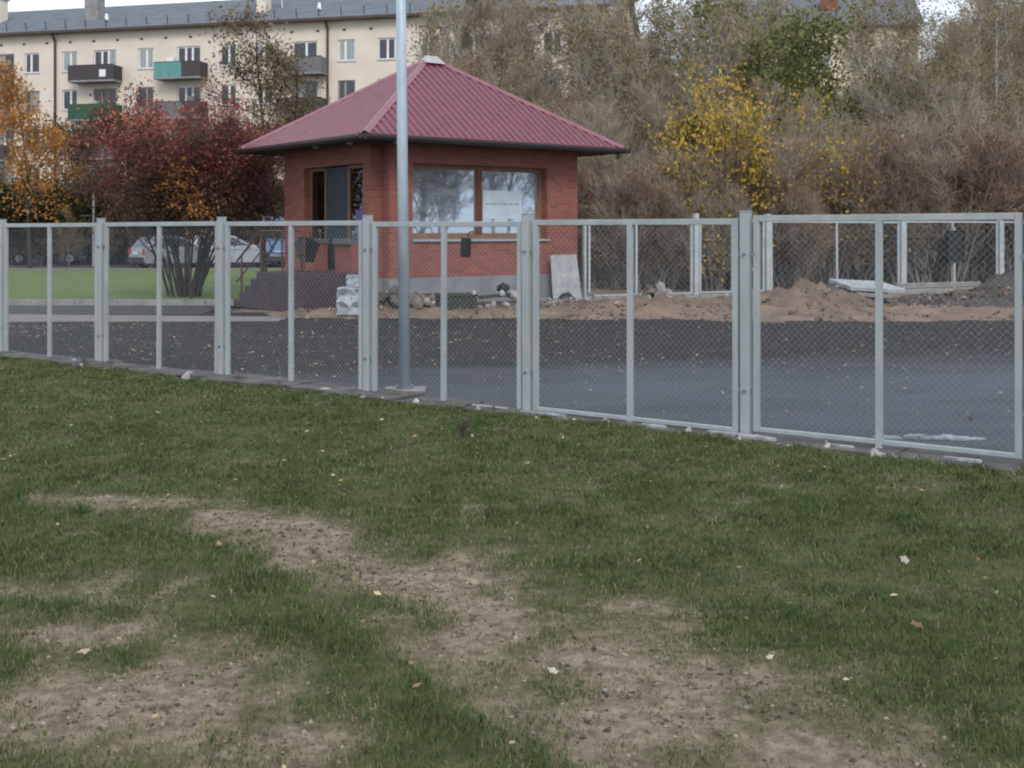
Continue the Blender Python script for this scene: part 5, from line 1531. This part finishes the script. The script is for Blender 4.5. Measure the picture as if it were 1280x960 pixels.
K_green2 = tree_kind(132, {**SP_round, 'H': 8, 'start': [.15, .2], 'len': [.58, .55], 'ang': [58, 50]}, M['bark_dark'], None, (20, .09, .40, M['leaf_green'], lambda P, g: clumpy(P, g, .9, 3.0, .5, .6)))
K_olive = tree_kind(141, {**SP_round, 'H': 11.0, 'n': [20, 6], 'len': [.36, .5], 'stems': 2, 'splay': .06, 'foot': .5, 'r': .16}, M['bark_dark'], (3, .6, .008, M['twig_dark'], .1, .6, .0), (3, .085, .30, M['leaf_tan'], lambda P, g: clumpy(P, g, .7, 5.0, .5, .50)))
K_gold = tree_kind(151, {**SP_round, 'H': 5.4, 'r': .05, 'n': [17, 6], 'len': [.40, .5], 'start': [.02, .2], 'stems': 3, 'splay': .22}, M['bark_dark'], (2, .35, .006, M['twig_dark'], .1, .6, 0), (2, .062, .14, M['leaf_gold'], lambda P, g: clumpy(P, g, 1.3, 2.0)))
K_gold2 = tree_kind(152, {**SP_round, 'H': 4.6, 'r': .05, 'n': [12, 5], 'len': [.5, .5], 'start': [.1, .2], 'stems': 3, 'splay': .35}, M['bark_grey'], (4, .45, .006, M['twig_brown'], .2, .6, 0), (1, .055, .20, M['leaf_gold'], lambda P, g: clumpy(P, g, 1.3, 2.0, .5, .35), lambda P, g: g.random(len(P)) < .8))
K_orange = tree_kind(161, {**SP_round, 'H': 8.0, 'n': [16, 6], 'len': [.33, .5], 'r': .10}, M['bark_dark'], (3, .5, .007, M['twig_red'], .1, .6, 0), (4, .085, .26, M['leaf_orange'], lambda P, g: clumpy(P, g, .9, 6.0)))
K_orange2 = tree_kind(162, {**SP_round, 'H': 4.0, 'n': [10, 5], 'len': [.26, .5], 'r': .045, 'start': [.5, .2]}, M['bark_dark'], None, (4, .052, .22, M['leaf_orange'], lambda P, g: clumpy(P, g, 1.5, 6.0, .5, .42)))
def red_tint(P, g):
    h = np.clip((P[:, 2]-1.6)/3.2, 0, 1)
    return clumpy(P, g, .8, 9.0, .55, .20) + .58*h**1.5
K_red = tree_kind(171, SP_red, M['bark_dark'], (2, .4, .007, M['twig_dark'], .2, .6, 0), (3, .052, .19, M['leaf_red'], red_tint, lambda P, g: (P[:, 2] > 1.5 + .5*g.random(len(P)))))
K_rust = tree_kind(172, {**SP_round, 'H': 5.5, 'start': [.2, .2]}, M['bark_dark'], (4, .5, .008, M['twig_dark'], .1, .6, 0), (4, .075, .22, M['leaf_rust'], lambda P, g: clumpy(P, g, .9, 2.0, .5, .35)))
K_hedge = tree_kind(181, {**SP_bush, 'H': 3.4, 'stems': 12, 'r': .03}, M['bark_dark'], (3, .4, .008, M['twig_dark'], .1, .7, 0), (4, .085, .2, M['leaf_hedge'], lambda P, g: clumpy(P, g, .9, 2.0)))
K_pale = tree_kind(191, {**SP_sap, 'H': 9.5, 'r': .09}, M['bark_grey'], (6, .65, .009, M['twig_grey'], .2, .6, 0), (1, .07, .2, M['leaf_olive'], lambda P, g: clumpy(P, g, .9, 2.0, .4, .75)))
K_bare = tree_kind(195, {**SP_round, 'H': 11, 'n': [20, 8], 'r': .16, 'ang': [35, 38]}, M['bark_dark'], (7, .9, .010, M['twig_dark'], .2, .6, 0), None)

plant('red_leaf_tree', K_red, X_at(231, 29.3), 29.3, 'burgundy many-stemmed tree on the green lawn left of the kiosk', z=.05, rz=1.0, sc=.78, sz=.93)
plant('red_leaf_tree', K_rust, X_at(330, 37.0), 37.0, 'dark rust-brown tree between the burgundy tree and the kiosk', sc=.80)
plant('orange_tree', K_orange2, X_at(240, 27.9), 27.9, 'small golden orange tree glowing within the burgundy crown', sc=.90)
plant('orange_tree', K_orange, X_at(38, 52.0), 52.0, 'slender orange-leaved tree before the block at far left', rz=2.0)
plant('olive_tree', K_olive, X_at(346, 60.0), 60.0, 'tall dark twin-trunked tree with thin olive leaves behind the kiosk roof', sc=1.06, rz=.4)
hn = iter(('first', 'second', 'third', 'fourth', 'fifth', 'sixth', 'seventh', 'eighth', 'ninth'))
hl = 'dark olive shrub in the row behind the far lawn'
for p, y, s in ((-20, 60, 1.0), (22, 59, 1.05), (66, 60, .95), (104, 60.5, 1.05), (150, 61, 1.1), (196, 60.5, 1.05), (262, 60, 1.1), (300, 61, 1.1), (340, 62, 1.05)):
    plant('hedge_shrub', K_hedge, X_at(p, y), y, hl + ', ' + next(hn) + ' from left', 'shrub', 'dark shrubs behind the far lawn', s)
yn = iter(('first', 'second', 'third', 'fourth'))
for p, y, s in ((0, 58.5, .5), (48, 59, .5), (88, 58.5, .55), (132, 59, .5)):
    plant('hedge_shrub', K_gold2, X_at(p, y), y, 'small yellowish shrub before the dark shrub row, ' + next(yn) + ' from left', 'shrub', 'yellowish shrubs before the dark row', s)
plant('rust_tree', K_rust, X_at(165, 56), 56, 'brown half-bare tree left of the burgundy tree', sc=1.15)
plant('rust_tree', K_rust, X_at(95, 66), 66, 'brown half-bare tree before the balconies at left', sc=1.25)
plant('pale_tree', K_pale, X_at(410, 66), 66, 'pale nearly bare tree behind the left roof slope', sc=.88)
plant('pale_tree', K_pale, X_at(462, 64), 64, 'pale nearly bare tree directly left of the roof top', sc=.85)
plant('pale_tree', K_pale, X_at(520, 62), 62, 'grey nearly bare tree behind the roof apex', sc=.95)
plant('pale_tree', K_olive, X_at(270, 70), 70, 'olive half-bare tree standing before the middle balconies', sc=.62)
plant('golden_tree', K_gold, X_at(908, 33.3), 33.3, 'bright golden-leaved young tree right of the kiosk', rz=.3, sc=.90, sz=1.04)
plant('golden_tree', K_gold2, X_at(985, 35.0), 35.0, 'sparse golden bush behind the right fence post', sc=1.05)
plant('golden_tree', K_gold2, X_at(930, 36.0), 36.0, 'thin yellowing bush between the golden tree and the sparse one', sc=1.0)
plant('green_tree', K_green2, X_at(925, 48.5), 48.5, 'bushy green tree above the golden one before the far block', sc=1.26)
plant('green_tree', K_green2, X_at(992, 47), 47, 'dark green tree between the two brighter green crowns', sc=.90, rz=2.2)
plant('green_tree', K_green2, X_at(1050, 49.5), 49.5, 'lower green tree right of the bushy one', sc=.93)
plant('green_tree', K_green, X_at(868, 40), 40, 'dark green narrow tree directly behind the golden tree', sc=.52)
plant('green_tree', K_green, X_at(1160, 47), 47, 'olive green tree among the birches at right', sc=.62)
bl = ['tall drooping birch against the sky left of the far gable', 'tall drooping birch before the far gable', 'leaning tall birch at the far right', 'drooping birch at the very right edge', 'pale-trunked birch standing in the right thicket', 'drooping olive birch above the rear fence board', 'thin birch behind the kiosk right eave', 'thin yellowing birch between the kiosk and golden tree']
for (p, y, s, k), lab in zip(((1104, 56, .98, K_birchB), (1130, 52, .98, K_birchA), (1215, 50, 1.05, K_birchA), (1275, 47, 1.0, K_birchB), (1165, 45, .80, K_birchB), (1240, 43, .78, K_birchA), (770, 56, .95, K_birchB), (850, 55, .95, K_birchA)), bl):
    plant('birch_tree', k, X_at(p, y), y, lab, sc=s)
# the bare thicket behind the rear fence
th = random.Random(99)
kinds = [(K_sapA, 'bare grey-brown sapling'), (K_sapB, 'bare reddish sapling'), (K_sapC, 'pale-stemmed near-bare sapling'), (K_sapD, 'sapling with few rusty leaves'), (K_sapE, 'sapling with thin olive leaves')]
def zone(p):
    for lim, t in ((640, 'behind the roof apex'), (740, 'behind the right roof slope'), (850, 'between kiosk and golden tree'), (930, 'behind the golden tree'),
                   (1010, 'behind the sparse golden bush'), (1110, 'above the slab stack'), (1180, 'left of the dark board'), (1250, 'above the dark board')):
        if p < lim: return t
    return 'at the right edge'
todo = []
for row, (d0, d1, n, s0, s1) in enumerate(((37, 41, 22, .5, .82), (42, 48, 28, .85, 1.18), (50, 58, 36, 1.25, 1.6))):
    for k in range(n):
        p = 545 + (1360-545)*(k + th.uniform(.1, .9))/n
        y = th.uniform(d0, d1); sc = th.uniform(s0, s1)
        if row == 0 and p < 700: y += 3
        if 870 < p < 1110:
            if row == 1: sc *= .62; y = th.uniform(41.5, 44)
            if row == 2: sc *= (.95 if p < 975 else .60)
        elif p > 1110 and row == 2: sc *= .92
        ki = th.choice((0, 0, 1, 1, 3, 3, 2, 4)) if p < 860 else th.choice((0, 0, 4, 4, 2, 2, 3))
        if row == 2 and th.random() < (.4 if p > 740 else .12): ki = 4
        todo.append((p, y, sc, kinds[ki][0], kinds[ki][1] + ', ' + ('front row', 'middle row', 'tall back row')[row] + ', ' + zone(p), 'bare_sapling', 'tree', 'bare saplings of the thicket'))
for k in range(30):
    p = 690 + (1370-690)*(k + th.uniform(.1, .9))/30
    y = th.uniform(35.0, 38.0) if p > 1000 else th.uniform(32.5, 37)
    ki = th.choice((0, 0, 1, 1, 1))
    todo.append((p, y, th.uniform(.55, 1.45), (K_bushA, K_bushB)[ki], ('leafless brown bush', 'reddish few-leaved bush')[ki] + ' behind the rear fence, ' + zone(p), 'thicket_bush', 'bush', 'bushes behind the rear fence'))
todo.sort(key=lambda q: q[0])
names = [q[4] for q in todo]
seen = {}
for p, y, sc, kd, lab, nm, cat, grp in todo:
    n = names.count(lab)
    if n > 1:
        i = seen.get(lab, 0); seen[lab] = i+1
        lab += ', ' + (('left one' if i == 0 else 'right one') if n == 2 else ('leftmost', 'second from left', 'third from left', 'fourth from left', 'fifth from left')[min(i, 4)])
    plant(nm, kd, X_at(p, y), y, lab, cat, grp, sc)
# trees east of the yard, seen mirrored in the shop window
for x, y, s in ((19, 20.5, .8), (22, 16.0, .9), (27, 19.0, 1.0), (24, 23.0, .85), (30, 14.0, 1.0), (26, 16.5, .8), (33, 18.0, 1.1)):
    plant('bare_tree', K_sapA if x % 2 else K_sapB, x, y, 'dark bare tree right of the yard mirrored in the shop window', group='bare trees mirrored in the window', sc=s*1.35)
